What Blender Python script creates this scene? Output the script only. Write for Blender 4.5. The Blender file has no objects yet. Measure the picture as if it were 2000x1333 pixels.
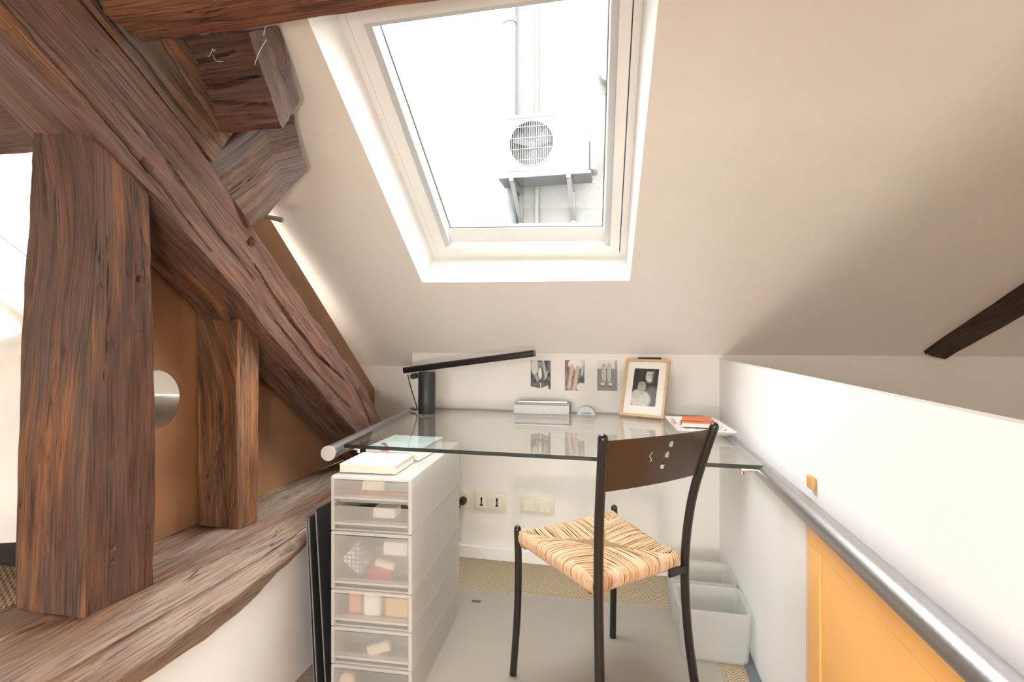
import bpy, bmesh, math, random
from mathutils import Vector, Matrix, noise
random.seed(7)
D = bpy.data
scn = bpy.context.scene
COL = scn.collection

# ------------------------------------------------------------------ camera, sky, exposure
CAM_H = 1.08
YAW = math.atan(0.213)                      # the camera is turned this far left of the room's depth axis
cam_d = D.cameras.new('camera')
cam = D.objects.new('camera', cam_d)
COL.objects.link(cam)
cam.location = (0, 0, CAM_H)
cam.rotation_euler = (math.pi / 2, 0, YAW)
cam_d.sensor_width = 36.0
cam_d.lens = 18.0
cam_d.shift_y = -6.5 / 2000.0
cam_d.clip_start = 0.02
scn.camera = cam

world = D.worlds.new('overcast_sky')
scn.world = world
world.use_nodes = True
wn = world.node_tree
for n in list(wn.nodes):
    wn.nodes.remove(n)
w_out = wn.nodes.new('ShaderNodeOutputWorld')
w_bg = wn.nodes.new('ShaderNodeBackground')
# overcast sky: three times brighter at the zenith than at the horizon, dim ground below
w_tc = wn.nodes.new('ShaderNodeTexCoord')
w_sep = wn.nodes.new('ShaderNodeSeparateXYZ')
wn.links.new(w_tc.outputs['Generated'], w_sep.inputs[0])
w_r = wn.nodes.new('ShaderNodeValToRGB')
w_map = wn.nodes.new('ShaderNodeMapRange')
w_map.inputs['From Min'].default_value = -1.0
wn.links.new(w_sep.outputs[2], w_map.inputs['Value'])
wn.links.new(w_map.outputs[0], w_r.inputs[0])
e = w_r.color_ramp.elements
e[0].position = 0.485; e[0].color = (0.10, 0.095, 0.088, 1)
e[1].position = 0.50; e[1].color = (0.333, 0.328, 0.318, 1)
q = e.new(1.0); q.color = (1.0, 0.985, 0.955, 1)
wn.links.new(w_r.outputs[0], w_bg.inputs[0])
w_bg.inputs[1].default_value = 15.0
wn.links.new(w_bg.outputs[0], w_out.inputs[0])

scn.view_settings.view_transform = 'Standard'
scn.view_settings.look = 'None'
scn.view_settings.gamma = 1.0
scn.view_settings.use_curve_mapping = False
scn.view_settings.exposure = 0.72

def portal(name, loc, normal, sx, sy):
    l = D.lights.new(name, 'AREA')
    l.shape = 'RECTANGLE'
    l.size = sx
    l.size_y = sy
    l.cycles.is_portal = True
    o = D.objects.new(name, l)
    o.location = loc
    o.rotation_euler = Vector(normal).to_track_quat('-Z', 'Y').to_euler()
    COL.objects.link(o)
    return o

SLOPE = 0.75                                # roof pitch, rise over run
KNEE_Y, KNEE_Z = 2.43, 1.005
def roof_z(y):
    return KNEE_Z + SLOPE * (KNEE_Y - y)
RN = Vector((0, 0.6, 0.8))                  # outward normal of the roof slope
RD = Vector((0, -0.8, 0.6))                 # up the slope
portal('skylight_portal', Vector((-0.37, 1.62, roof_z(1.62))) + RN * 0.24, -RN, 0.95, 1.25)
portal('bedroom_skylight_portal', Vector((-2.27, 1.85, roof_z(1.85))) + RN * 0.24, -RN, 1.75, 1.2)
portal('added_window_portal', (-0.9, -3.08, 1.05), (0, 1, 0), 2.7, 2.0)  # portal of the added rear window

# ------------------------------------------------------------------ materials
MATS = {}
class NT:
    def __init__(s, name):
        s.m = D.materials.new(name)
        s.m.use_nodes = True
        s.t = s.m.node_tree
        s.t.nodes.clear()
        s.out = s.t.nodes.new('ShaderNodeOutputMaterial')
        MATS[name] = s.m
    def n(s, kind, **kw):
        nd = s.t.nodes.new('ShaderNode' + kind)
        for k, v in kw.items():
            if k.startswith('i_'):
                nd.inputs[k[2:].replace('_', ' ')].default_value = v
            else:
                setattr(nd, k, v)
        return nd
    def l(s, a, b):
        s.t.links.new(a, b)
    def ramp(s, src, stops, interp='LINEAR'):
        r = s.n('ValToRGB')
        r.color_ramp.interpolation = interp
        e = r.color_ramp.elements
        while len(e) < len(stops):
            e.new(0.5)
        for q, (p, c) in zip(e, stops):
            q.position = p
            q.color = (*c, 1) if len(c) == 3 else c
        s.l(src, r.inputs[0])
        return r
    def mix(s, fac, a, b, blend='MIX'):
        m = s.n('MixRGB', blend_type=blend)
        for sock, v in ((m.inputs[0], fac), (m.inputs[1], a), (m.inputs[2], b)):
            if isinstance(v, bpy.types.NodeSocket):
                s.l(v, sock)
            elif isinstance(v, (int, float)):
                sock.default_value = v
            else:
                sock.default_value = (*v, 1)
        return m.outputs[0]
    def principled(s, col=(0.8, 0.8, 0.8), rough=0.5, metal=0.0, **kw):
        p = s.n('BsdfPrincipled')
        if isinstance(col, bpy.types.NodeSocket):
            s.l(col, p.inputs['Base Color'])
        else:
            p.inputs['Base Color'].default_value = (*col, 1)
        if isinstance(rough, bpy.types.NodeSocket):
            s.l(rough, p.inputs['Roughness'])
        else:
            p.inputs['Roughness'].default_value = rough
        p.inputs['Metallic'].default_value = metal
        for k, v in kw.items():
            p.inputs[k.replace('_', ' ')].default_value = v
        s.l(p.outputs[0], s.out.inputs[0])
        return p
    def bump(s, p, height, strength=0.3, dist=0.01):
        b = s.n('Bump')
        b.inputs['Strength'].default_value = strength
        b.inputs['Distance'].default_value = dist
        s.l(height, b.inputs['Height'])
        s.l(b.outputs[0], p.inputs['Normal'])
        return b

def simple(name, col, rough=0.5, metal=0.0, noise_amt=0.0, nscale=40, **kw):
    t = NT(name)
    if noise_amt:
        tc = t.n('TexCoord')
        nz = t.n('TexNoise')
        nz.inputs['Scale'].default_value = nscale
        nz.inputs['Detail'].default_value = 4
        t.l(tc.outputs['Object'], nz.inputs['Vector'])
        lo = tuple(max(0, c * (1 - noise_amt)) for c in col)
        hi = tuple(min(1, c * (1 + noise_amt)) for c in col)
        r = t.ramp(nz.outputs[0], [(0.3, lo), (0.7, hi)])
        p = t.principled(r.outputs[0], rough, metal, **kw)
        t.bump(p, nz.outputs[0], 0.08, 0.003)
    else:
        t.principled(col, rough, metal, **kw)
    return t.m

simple('ceiling_paint', (0.86, 0.81, 0.755), 0.6, noise_amt=0.012, nscale=9)
simple('wall_paint', (0.80, 0.765, 0.725), 0.65, noise_amt=0.012, nscale=14)
simple('parapet_paint', (0.86, 0.86, 0.86), 0.45, noise_amt=0.008, nscale=10)
simple('white_lacquer', (0.86, 0.85, 0.83), 0.32)
simple('white_trim', (0.84, 0.83, 0.81), 0.35)
simple('grey_profile', (0.62, 0.64, 0.66), 0.35, 0.2)
simple('gasket', (0.12, 0.13, 0.14), 0.5)
simple('steel', (0.44, 0.44, 0.45), 0.38, 1.0, noise_amt=0.06, nscale=180)
simple('brushed_steel', (0.34, 0.335, 0.325), 0.5, 1.0, noise_amt=0.06, nscale=150)
simple('chrome', (0.75, 0.75, 0.76), 0.12, 1.0)
simple('steel_cap', (0.62, 0.58, 0.53), 0.45, 0.6)
simple('black_metal', (0.016, 0.013, 0.012), 0.2, 0.0)
simple('black_plastic', (0.02, 0.02, 0.021), 0.45)
simple('dark_brown_sheet', (0.050, 0.027, 0.015), 0.27)
simple('cream_plastic', (0.72, 0.68, 0.54), 0.38)
simple('cream_plastic_light', (0.76, 0.72, 0.60), 0.33)
simple('orange_paint', (0.90, 0.47, 0.14), 0.38, noise_amt=0.02, nscale=7)
simple('peach_wood', (0.80, 0.56, 0.40), 0.5, noise_amt=0.05, nscale=25)
simple('orange_wood', (0.62, 0.32, 0.10), 0.5, noise_amt=0.12, nscale=60)
simple('grey_plinth', (0.13, 0.14, 0.145), 0.45)
simple('black_board', (0.03, 0.028, 0.03), 0.6, noise_amt=0.2, nscale=60)
simple('board_edge', (0.22, 0.20, 0.19), 0.7)
simple('paper', (0.86, 0.85, 0.82), 0.7)
simple('cream_paper', (0.80, 0.70, 0.58), 0.75)
simple('pale_blue_cover', (0.70, 0.82, 0.82), 0.5)
simple('maroon', (0.28, 0.05, 0.08), 0.6)
simple('magenta', (0.55, 0.04, 0.22), 0.5)
simple('orange_cover', (0.82, 0.16, 0.05), 0.5)
simple('mat_board', (0.86, 0.84, 0.80), 0.7)
simple('light_oak', (0.64, 0.44, 0.26), 0.5, noise_amt=0.08, nscale=50)
simple('linen', (0.78, 0.74, 0.69), 0.85, noise_amt=0.03, nscale=25)
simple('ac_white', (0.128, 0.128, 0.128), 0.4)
simple('ac_grey', (0.060, 0.062, 0.065), 0.6, noise_amt=0.2, nscale=12)
simple('ac_dark', (0.03, 0.03, 0.03), 0.6)
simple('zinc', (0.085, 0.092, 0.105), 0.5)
simple('cable_grey', (0.25, 0.26, 0.28), 0.5)
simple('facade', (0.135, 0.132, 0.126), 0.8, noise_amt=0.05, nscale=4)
simple('cardboard', (0.72, 0.50, 0.24), 0.7)
simple('salmon', (0.75, 0.33, 0.20), 0.6)
simple('dark_blue_grey', (0.16, 0.20, 0.24), 0.6)
simple('red_cloth', (0.45, 0.06, 0.05), 0.7)
simple('glass_edge', (0.010, 0.015, 0.012), 0.3)

# brown hardboard panel with soft mottling
t = NT('hardboard')
tc = t.n('TexCoord')
nz = t.n('TexNoise'); nz.inputs['Scale'].default_value = 3.2; nz.inputs['Detail'].default_value = 6
t.l(tc.outputs['Object'], nz.inputs['Vector'])
r = t.ramp(nz.outputs[0], [(0.28, (0.22, 0.105, 0.052)), (0.55, (0.34, 0.175, 0.09)), (0.8, (0.42, 0.24, 0.125))])
p = t.principled(r.outputs[0], 0.42)
n2 = t.n('TexNoise'); n2.inputs['Scale'].default_value = 160
t.l(tc.outputs['Object'], n2.inputs['Vector'])
t.bump(p, n2.outputs[0], 0.08, 0.002)

def wood(name, dark, mid, light, grey, greyness=0.45, patch=2.2, seed=0.0, warm=(0.42, 0.19, 0.07), warm_pos=0.62):
    """hewn old oak; uv = metres along / around the timber"""
    t = NT(name)
    uv = t.n('UVMap')
    def noise_at(su, sv, detail=5, rough=0.6, off=0.0):
        mp = t.n('Mapping')
        mp.inputs['Scale'].default_value = (su, sv, 1)
        mp.inputs['Location'].default_value = (seed + off, seed * 1.7 + off, seed)
        t.l(uv.outputs[0], mp.inputs['Vector'])
        nz = t.n('TexNoise')
        nz.inputs['Scale'].default_value = 1
        nz.inputs['Detail'].default_value = detail
        nz.inputs['Roughness'].default_value = rough
        t.l(mp.outputs[0], nz.inputs['Vector'])
        return nz.outputs[0]
    streak = noise_at(4, 55, 6, 0.65)
    fine = noise_at(7, 270, 4, 0.65, 3.1)
    blot = noise_at(patch * 1.3, patch * 4, 4, 0.55, 8.2)
    blot2 = noise_at(patch * 0.9, patch * 8, 6, 0.6, 21.0)
    base = t.ramp(streak, [(0.30, dark), (0.50, mid), (0.72, light)]).outputs[0]
    gm = t.ramp(blot, [(0.5 - greyness * 0.25, (0, 0, 0)), (0.62, (1, 1, 1))]).outputs[0]
    gm2 = t.mix(1.0, gm, (greyness, greyness, greyness), 'MULTIPLY')
    col = t.mix(gm2, base, grey)
    wm = t.ramp(blot2, [(warm_pos - 0.07, (0, 0, 0)), (warm_pos + 0.06, (0.66, 0.66, 0.66))]).outputs[0]
    col = t.mix(wm, col, warm)
    fm = t.ramp(fine, [(0.34, (0.34, 0.30, 0.28)), (0.5, (1, 1, 1)), (0.70, (1.25, 1.2, 1.12))]).outputs[0]
    col = t.mix(0.85, col, fm, 'MULTIPLY')
    # short drying cracks that follow the grain
    ck = noise_at(2.2, 38, 3, 0.5, 40.0)
    cm = t.ramp(ck, [(0.488, (1, 1, 1)), (0.498, (0.12, 0.10, 0.09)), (0.502, (0.12, 0.10, 0.09)), (0.512, (1, 1, 1))]).outputs[0]
    gate = t.ramp(noise_at(3, 9, 3, 0.5, 55.0), [(0.52, (0, 0, 0)), (0.60, (1, 1, 1))]).outputs[0]
    ckm = t.mix(gate, (1, 1, 1), cm)
    col = t.mix(1.0, col, ckm, 'MULTIPLY')
    # dark knots and stains
    st_ = t.ramp(noise_at(5, 13, 5, 0.65, 70.0), [(0.60, (1, 1, 1)), (0.70, (0.30, 0.27, 0.26))]).outputs[0]
    col = t.mix(0.85, col, st_, 'MULTIPLY')
    # worm holes
    mp = t.n('Mapping'); mp.inputs['Scale'].default_value = (34, 48, 1)
    t.l(uv.outputs[0], mp.inputs['Vector'])
    vo = t.n('TexVoronoi'); vo.inputs['Scale'].default_value = 1.0
    t.l(mp.outputs[0], vo.inputs['Vector'])
    wh = t.ramp(vo.outputs['Distance'], [(0.035, (0.15, 0.12, 0.1)), (0.06, (1, 1, 1))]).outputs[0]
    col = t.mix(0.8, col, wh, 'MULTIPLY')
    p = t.principled(col, 0.58)
    p.inputs['Specular IOR Level'].default_value = 0.35
    hsum = t.n('Math', operation='MULTIPLY_ADD')
    t.l(fine, hsum.inputs[0]); hsum.inputs[1].default_value = 0.5
    t.l(streak, hsum.inputs[2])
    h2 = t.n('Math', operation='MULTIPLY')
    t.l(hsum.outputs[0], h2.inputs[0])
    t.l(ckm, h2.inputs[1])
    t.bump(p, h2.outputs[0], 0.55, 0.006)
    return t.m

wood('oak_post', (0.034, 0.013, 0.008), (0.085, 0.035, 0.020), (0.155, 0.070, 0.040), (0.110, 0.074, 0.058), 0.6, 1.6, 1.3, warm=(0.28, 0.115, 0.042), warm_pos=0.59)
wood('oak_strut', (0.058, 0.026, 0.018), (0.128, 0.062, 0.043), (0.205, 0.108, 0.074), (0.165, 0.108, 0.088), 0.55, 1.8, 4.7, warm=(0.33, 0.15, 0.06), warm_pos=0.62)
wood('oak_stud', (0.075, 0.030, 0.014), (0.165, 0.075, 0.035), (0.290, 0.145, 0.068), (0.190, 0.125, 0.095), 0.4, 2.4, 9.1, warm=(0.36, 0.165, 0.065), warm_pos=0.58)
wood('oak_sill', (0.085, 0.040, 0.024), (0.200, 0.108, 0.066), (0.340, 0.215, 0.140), (0.350, 0.285, 0.235), 0.85, 1.5, 14.2, warm=(0.36, 0.17, 0.075), warm_pos=0.61)
wood('oak_rafter', (0.065, 0.030, 0.016), (0.145, 0.070, 0.036), (0.260, 0.135, 0.064), (0.105, 0.085, 0.080), 0.75, 1.9, 18.8, warm=(0.34, 0.15, 0.05), warm_pos=0.57)
wood('oak_purlin', (0.050, 0.022, 0.016), (0.100, 0.044, 0.033), (0.170, 0.084, 0.060), (0.130, 0.100, 0.085), 0.4, 2.5, 23.4, warm=(0.22, 0.09, 0.045), warm_pos=0.64)
wood('oak_chock', (0.065, 0.036, 0.027), (0.140, 0.080, 0.055), (0.240, 0.145, 0.098), (0.110, 0.100, 0.105), 0.75, 2.5, 27.7, warm=(0.30, 0.15, 0.08), warm_pos=0.62)
wood('oak_beam', (0.085, 0.030, 0.018), (0.160, 0.062, 0.034), (0.250, 0.110, 0.058), (0.220, 0.150, 0.110), 0.3, 2.0, 31.0, warm=(0.30, 0.12, 0.05), warm_pos=0.60)
wood('oak_dark', (0.024, 0.011, 0.007), (0.050, 0.023, 0.014), (0.090, 0.045, 0.028), (0.070, 0.048, 0.036), 0.4, 2.0, 37.0, warm=(0.13, 0.055, 0.025))

# thin clear glass
def thin_glass(name, tint, ior=1.5, gloss=(1, 1, 1)):
    t = NT(name)
    tr = t.n('BsdfTransparent'); tr.inputs[0].default_value = (*tint, 1)
    gl = t.n('BsdfGlossy'); gl.inputs['Roughness'].default_value = 0.0
    gl.inputs[0].default_value = (*gloss, 1)
    fr = t.n('Fresnel')
    ge = t.n('NewGeometry')                        # same reflectance on both faces of the sheet
    mr = t.n('MapRange'); mr.inputs['To Min'].default_value = ior; mr.inputs['To Max'].default_value = 1.0 / ior
    t.l(ge.outputs['Backfacing'], mr.inputs['Value']); t.l(mr.outputs[0], fr.inputs['IOR'])
    mx = t.n('MixShader')
    t.l(fr.outputs[0], mx.inputs[0]); t.l(tr.outputs[0], mx.inputs[1]); t.l(gl.outputs[0], mx.inputs[2])
    t.l(mx.outputs[0], t.out.inputs[0])
    return t.m
thin_glass('window_glass', (0.97, 0.98, 0.98), 1.35)
thin_glass('desk_glass', (0.955, 0.975, 0.965), 1.6)

# cloudy polypropylene
def cloudy(name, col, alpha, rough=0.4):
    t = NT(name)
    p = t.n('BsdfPrincipled')
    p.inputs['Base Color'].default_value = (*col, 1)
    p.inputs['Roughness'].default_value = rough
    tl = t.n('BsdfTranslucent'); tl.inputs[0].default_value = (*col, 1)
    m1 = t.n('MixShader'); m1.inputs[0].default_value = 0.5
    t.l(p.outputs[0], m1.inputs[1]); t.l(tl.outputs[0], m1.inputs[2])
    tr = t.n('BsdfTransparent'); tr.inputs[0].default_value = (0.97, 0.97, 0.96, 1)
    m2 = t.n('MixShader'); m2.inputs[0].default_value = alpha
    t.l(tr.outputs[0], m2.inputs[1]); t.l(m1.outputs[0], m2.inputs[2])
    t.l(m2.outputs[0], t.out.inputs[0])
    return t.m
cloudy('pp_case', (0.90, 0.885, 0.865), 0.66)
cloudy('pp_drawer', (0.84, 0.81, 0.77), 0.34)
cloudy('pp_bin', (0.82, 0.82, 0.80), 0.48)
cloudy('acrylic', (0.80, 0.84, 0.82), 0.35, 0.15)
cloudy('vinyl_mat', (0.70, 0.66, 0.615), 0.58, 0.45)

# sisal carpet, herringbone weave
def sisal(name, c0, c1, sc):
    t = NT(name)
    tc = t.n('TexCoord')
    sep = t.n('SeparateXYZ'); t.l(tc.outputs['Object'], sep.inputs[0])
    # zigzag: y shifted by |frac(x) - .5|
    fx = t.n('Math', operation='PINGPONG'); fx.inputs[1].default_value = 0.012
    t.l(sep.outputs[0], fx.inputs[0])
    add = t.n('Math', operation='ADD'); t.l(sep.outputs[1], add.inputs[0]); t.l(fx.outputs[0], add.inputs[1])
    mul = t.n('Math', operation='MULTIPLY'); t.l(add.outputs[0], mul.inputs[0]); mul.inputs[1].default_value = sc
    sn = t.n('Math', operation='SINE'); t.l(mul.outputs[0], sn.inputs[0])
    nz = t.n('TexNoise'); nz.inputs['Scale'].default_value = 160; t.l(tc.outputs['Object'], nz.inputs['Vector'])
    hh = t.n('Math', operation='MULTIPLY_ADD'); t.l(sn.outputs[0], hh.inputs[0]); hh.inputs[1].default_value = 0.38
    t.l(nz.outputs[0], hh.inputs[2])
    r = t.ramp(hh.outputs[0], [(0.25, c0), (0.75, c1)])
    p = t.principled(r.outputs[0], 0.85)
    t.bump(p, hh.outputs[0], 0.5, 0.004)
sisal('sisal', (0.22, 0.155, 0.095), (0.56, 0.45, 0.32), 560)
sisal('sisal_brown', (0.22, 0.14, 0.08), (0.52, 0.38, 0.24), 500)

def vcol(name, rough=0.6):
    t = NT(name)
    a = t.n('Attribute', attribute_name='Col')
    t.principled(a.outputs['Color'], rough)
vcol('print', 0.55)
vcol('rush_strands', 0.62)
vcol('floral_china', 0.25)

# ------------------------------------------------------------------ object helpers
ORG = {}
def meta(o, label=None, cat=None, group=None, kind=None):
    if label: o['label'] = label
    if cat: o['category'] = cat
    if group: o['group'] = group
    if kind: o['kind'] = kind
    return o

def thing(name, loc, label=None, cat=None, group=None, kind=None):
    o = D.objects.new(name, None)
    o.empty_display_size = 0.05
    o.location = loc
    COL.objects.link(o)
    ORG[o.name] = Vector(loc)
    return meta(o, label, cat, group, kind)

def mesh(name, verts, faces, mat, parent=None, smooth=False, uvs=None, cols=None, M=None, mats2=None, label=None, cat=None, group=None, kind=None):
    vs = [Vector(v) for v in verts]
    if M is not None:
        vs = [M @ v for v in vs]
    if parent is not None:
        org = ORG[parent.name]
    else:
        xs = [v.x for v in vs]; ys = [v.y for v in vs]; zs = [v.z for v in vs]
        org = Vector(((min(xs) + max(xs)) / 2, (min(ys) + max(ys)) / 2, min(zs)))
    me = D.meshes.new(name)
    me.from_pydata([v - org for v in vs], [], faces)
    me.materials.append(MATS[mat] if isinstance(mat, str) else mat)
    if mats2:                                   # (material, set of face indices)
        for k, (mm, fs) in enumerate(mats2):
            me.materials.append(MATS[mm])
            for f in fs:
                me.polygons[f].material_index = k + 1
    if uvs:
        ul = me.uv_layers.new(name='UVMap')
        for lp in me.loops:
            ul.data[lp.index].uv = uvs[lp.vertex_index]
    if cols:
        ca = me.color_attributes.new('Col', 'FLOAT_COLOR', 'POINT')
        for i, c in enumerate(cols):
            ca.data[i].color = (c[0], c[1], c[2], 1)
    if smooth:
        for pl in me.polygons:
            pl.use_smooth = True
    me.update()
    o = D.objects.new(name, me)
    COL.objects.link(o)
    if parent is not None:
        o.parent = parent
    else:
        o.location = org
    ORG[o.name] = org
    return meta(o, label, cat, group, kind)

class MB:
    """collects shapes of ONE part"""
    def __init__(s):
        s.v = []; s.f = []
    def add(s, vs, fs):
        b = len(s.v)
        s.v += [Vector(v) for v in vs]
        s.f += [[i + b for i in f] for f in fs]
        return s
    def box(s, lo, hi, bev=0.0, M=None):
        x0, y0, z0 = lo; x1, y1, z1 = hi
        bm = bmesh.new()
        vs = [bm.verts.new(c) for c in ((x0, y0, z0), (x1, y0, z0), (x1, y1, z0), (x0, y1, z0), (x0, y0, z1), (x1, y0, z1), (x1, y1, z1), (x0, y1, z1))]
        for f in ((3, 2, 1, 0), (4, 5, 6, 7), (0, 1, 5, 4), (1, 2, 6, 5), (2, 3, 7, 6), (3, 0, 4, 7)):
            bm.faces.new([vs[i] for i in f])
        if bev > 0:
            bmesh.ops.bevel(bm, geom=list(bm.edges), offset=bev, segments=2, profile=0.5, affect='EDGES')
        bm.verts.index_update()
        pts = [v.co.copy() for v in bm.verts]
        if M is not None:
            pts = [M @ q for q in pts]
        fs = [[v.index for v in f.verts] for f in bm.faces]
        bm.free()
        return s.add(pts, fs)
    def tube(s, pts, r, n=14, caps=True, dome=False):
        pts = [Vector(p) for p in pts]
        rs = r if isinstance(r, (list, tuple)) else [r] * len(pts)
        if dome:                                # rounded top end
            d = (pts[-1] - pts[-2]).normalized()
            e = pts[-1]
            rr = rs[-1]
            for k in (0.35, 0.65, 0.85, 0.97):
                pts.append(e + d * rr * k); rs = list(rs) + [rr * math.sqrt(max(0.0, 1 - k * k))]
        rings = []
        up = None
        for i, p in enumerate(pts):
            a = pts[max(0, i - 1)]; b = pts[min(len(pts) - 1, i + 1)]
            d = (b - a).normalized()
            if up is None:
                up = d.orthogonal().normalized()
            up = (up - d * up.dot(d))
            if up.length < 1e-6: up = d.orthogonal()
            up.normalize()
            sd = d.cross(up)
            rings.append([p + (up * math.cos(2 * math.pi * k / n) + sd * math.sin(2 * math.pi * k / n)) * rs[i] for k in range(n)])
        vs = [v for rg in rings for v in rg]
        fs = []
        for i in range(len(rings) - 1):
            for k in range(n):
                k2 = (k + 1) % n
                fs.append([i * n + k, i * n + k2, (i + 1) * n + k2, (i + 1) * n + k])
        if caps:
            fs.append(list(range(n))[::-1])
            fs.append([(len(rings) - 1) * n + k for k in range(n)])
        return s.add(vs, fs)
    def prism(s, poly, off):
        n = len(poly)
        vs = [Vector(p) for p in poly] + [Vector(p) + Vector(off) for p in poly]
        fs = [list(range(n))[::-1], list(range(n, 2 * n))]
        for k in range(n):
            k2 = (k + 1) % n
            fs.append([k, k2, k2 + n, k + n])
        return s.add(vs, fs)
    def lathe(s, c, prof, n=24):
        vs = []; fs = []
        for (r, z) in prof:
            vs += [(c[0] + r * math.cos(2 * math.pi * k / n), c[1] + r * math.sin(2 * math.pi * k / n), c[2] + z) for k in range(n)]
        for i in range(len(prof) - 1):
            for k in range(n):
                k2 = (k + 1) % n
                fs.append([i * n + k, i * n + k2, (i + 1) * n + k2, (i + 1) * n + k])
        fs.append(list(range(n))[::-1]); fs.append([(len(prof) - 1) * n + k for k in range(n)])
        return s.add(vs, fs)
    def build(s, name, mat, parent=None, smooth=False, M=None, fixn=True, **kw):
        o = mesh(name, s.v, s.f, mat, parent, smooth, M=M, **kw)
        if fixn:
            bm = bmesh.new(); bm.from_mesh(o.data)
            bmesh.ops.recalc_face_normals(bm, faces=bm.faces)
            bm.to_mesh(o.data); bm.free()
        if smooth:
            o.data.set_sharp_from_angle(angle=math.radians(40))
        return o

def spline(pts, n):
    """Catmull-Rom through points"""
    P = [Vector(p) for p in pts]
    P = [P[0] * 2 - P[1]] + P + [P[-1] * 2 - P[-2]]
    out = []
    for i in range(1, len(P) - 2):
        for k in range(n):
            q = k / n
            a, b, c, d = P[i - 1:i + 3]
            out.append(0.5 * ((2 * b) + (c - a) * q + (2 * a - 5 * b + 4 * c - d) * q * q + (3 * b - a - 3 * c + d) * q ** 3))
    out.append(P[-2])
    return out

def timber(name, stations, mat, seed, label, cat='beam', group=None, step=0.007, nc=26, amp=0.004, fine=0.0012, cracks=(), holes=(), rnd=0.10, parent=None):
    """loft through stations of 4 corners, hewn surface; side k runs from corner k to corner k+1
       cracks: (side, [(t, s), ...], half width m, depth m); holes: (side, t, s, radius m, depth m)"""
    S = [[Vector(c) for c in st] for st in stations]
    cen = [sum(st, Vector()) / 4 for st in S]
    L = [0.0]
    for a, b in zip(cen, cen[1:]):
        L.append(L[-1] + (b - a).length)
    tot = L[-1]
    nl = max(8, int(tot / step))
    verts = []; uvs = []
    nring = 4 * nc
    for i in range(nl + 1):
        d = tot * i / nl
        j = 0
        while j < len(L) - 2 and d > L[j + 1]:
            j += 1
        q = (d - L[j]) / (L[j + 1] - L[j])
        c4 = [S[j][k].lerp(S[j + 1][k], q) for k in range(4)]
        cc = sum(c4, Vector()) / 4
        ax = (cen[j + 1] - cen[j]).normalized()
        around = 0.0
        for k in range(4):
            A, B = c4[k], c4[(k + 1) % 4]
            e = (B - A)
            el = e.length
            nrm = e.cross(ax).normalized()
            if nrm.dot((A + B) / 2 - cc) < 0: nrm = -nrm
            for m in range(nc):
                sx = m / nc
                p = A + e * sx
                # worn arrises
                edge = min(sx, 1 - sx) * el
                rr = 0.009 + 0.008 * noise.noise((d * 5 + seed, k * 3.1, 1.7))
                if edge < rr:
                    w = 1 - edge / rr
                    p = p + (cc - p).normalized() * (w * w * rr * rnd * 2.2)
                h = amp * noise.noise((d * 3.5 + seed, around * 9 + sx * el * 9, k * 7.3 + seed))
                h += amp * 0.6 * noise.noise((d * 9 + seed, sx * el * 26 + k * 5, seed * 2.1))
                h += fine * noise.noise((d * 18 + seed, sx * el * 230 + k * 11, seed))
                for (ck, line, hw, dp) in cracks:
                    if ck != k: continue
                    tt = i / nl
                    if line[0][0] <= tt <= line[-1][0]:
                        for (t0, s0), (t1, s1) in zip(line, line[1:]):
                            if t0 <= tt <= t1:
                                sc = s0 + (s1 - s0) * (tt - t0) / (t1 - t0) + 0.012 * noise.noise((tt * 40 + seed, 5, 5))
                                u0 = (tt - line[0][0]) / (line[-1][0] - line[0][0])
                                ww = hw * (0.35 + 0.65 * math.sin(math.pi * min(1, max(0, u0))))
                                dd = abs(sx - sc) * el
                                if dd < ww * 1.6:
                                    h -= dp * max(0.0, 1 - (dd / (ww * 1.6)) ** 2)
                for (hk, ht, hs, hr, hd) in holes:
                    if hk == k:
                        dd = math.hypot((i / nl - ht) * tot, (sx - hs) * el)
                        if dd < hr: h -= hd * (1 - (dd / hr) ** 4)
                verts.append(p + nrm * h)
                uvs.append((d, around + sx * el))
            around += el
    faces = []
    for i in range(nl):
        for k in range(nring):
            k2 = (k + 1) % nring
            faces.append([i * nring + k, i * nring + k2, (i + 1) * nring + k2, (i + 1) * nring + k])
    # rough end grain: shrinking rings with their own uv
    for i in (0, nl):
        ring = [verts[i * nring + k].copy() for k in range(nring)]
        c = sum(ring, Vector()) / nring
        axn = (cen[1] - cen[0]).normalized() if i == 0 else (cen[-1] - cen[-2]).normalized()
        e1 = (ring[nc] - ring[0]).normalized()
        e2 = axn.cross(e1)
        NR = 7
        base = len(verts)
        for r_ in range(NR):
            f_ = 1 - r_ / NR
            for k in range(nring):
                p = c + (ring[k] - c) * f_
                if r_ > 0:
                    p = p + axn * (amp * 0.9 * noise.noise((p.dot(e1) * 22 + seed, p.dot(e2) * 9, seed)) + fine * 1.5 * noise.noise((p.dot(e1) * 160, p.dot(e2) * 40, seed)))
                verts.append(p)
                uvs.append((p.dot(e1) * 1.0 + 7, p.dot(e2) * 1.0 + 3))
        verts.append(c); uvs.append((c.dot(e1) + 7, c.dot(e2) + 3))
        for r_ in range(NR - 1):
            for k in range(nring):
                k2 = (k + 1) % nring
                faces.append([base + r_ * nring + k, base + r_ * nring + k2, base + (r_ + 1) * nring + k2, base + (r_ + 1) * nring + k])
        for k in range(nring):
            faces.append([base + (NR - 1) * nring + k, base + (NR - 1) * nring + (k + 1) % nring, len(verts) - 1])
    o = mesh(name, verts, faces, mat, parent, smooth=True, uvs=uvs, label=label, cat=cat, group=group)
    bm = bmesh.new(); bm.from_mesh(o.data)
    bmesh.ops.remove_doubles(bm, verts=bm.verts, dist=1e-5)
    bmesh.ops.recalc_face_normals(bm, faces=bm.faces)
    bm.to_mesh(o.data); bm.free()
    o.data.set_sharp_from_angle(angle=math.radians(50))
    return o

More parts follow.
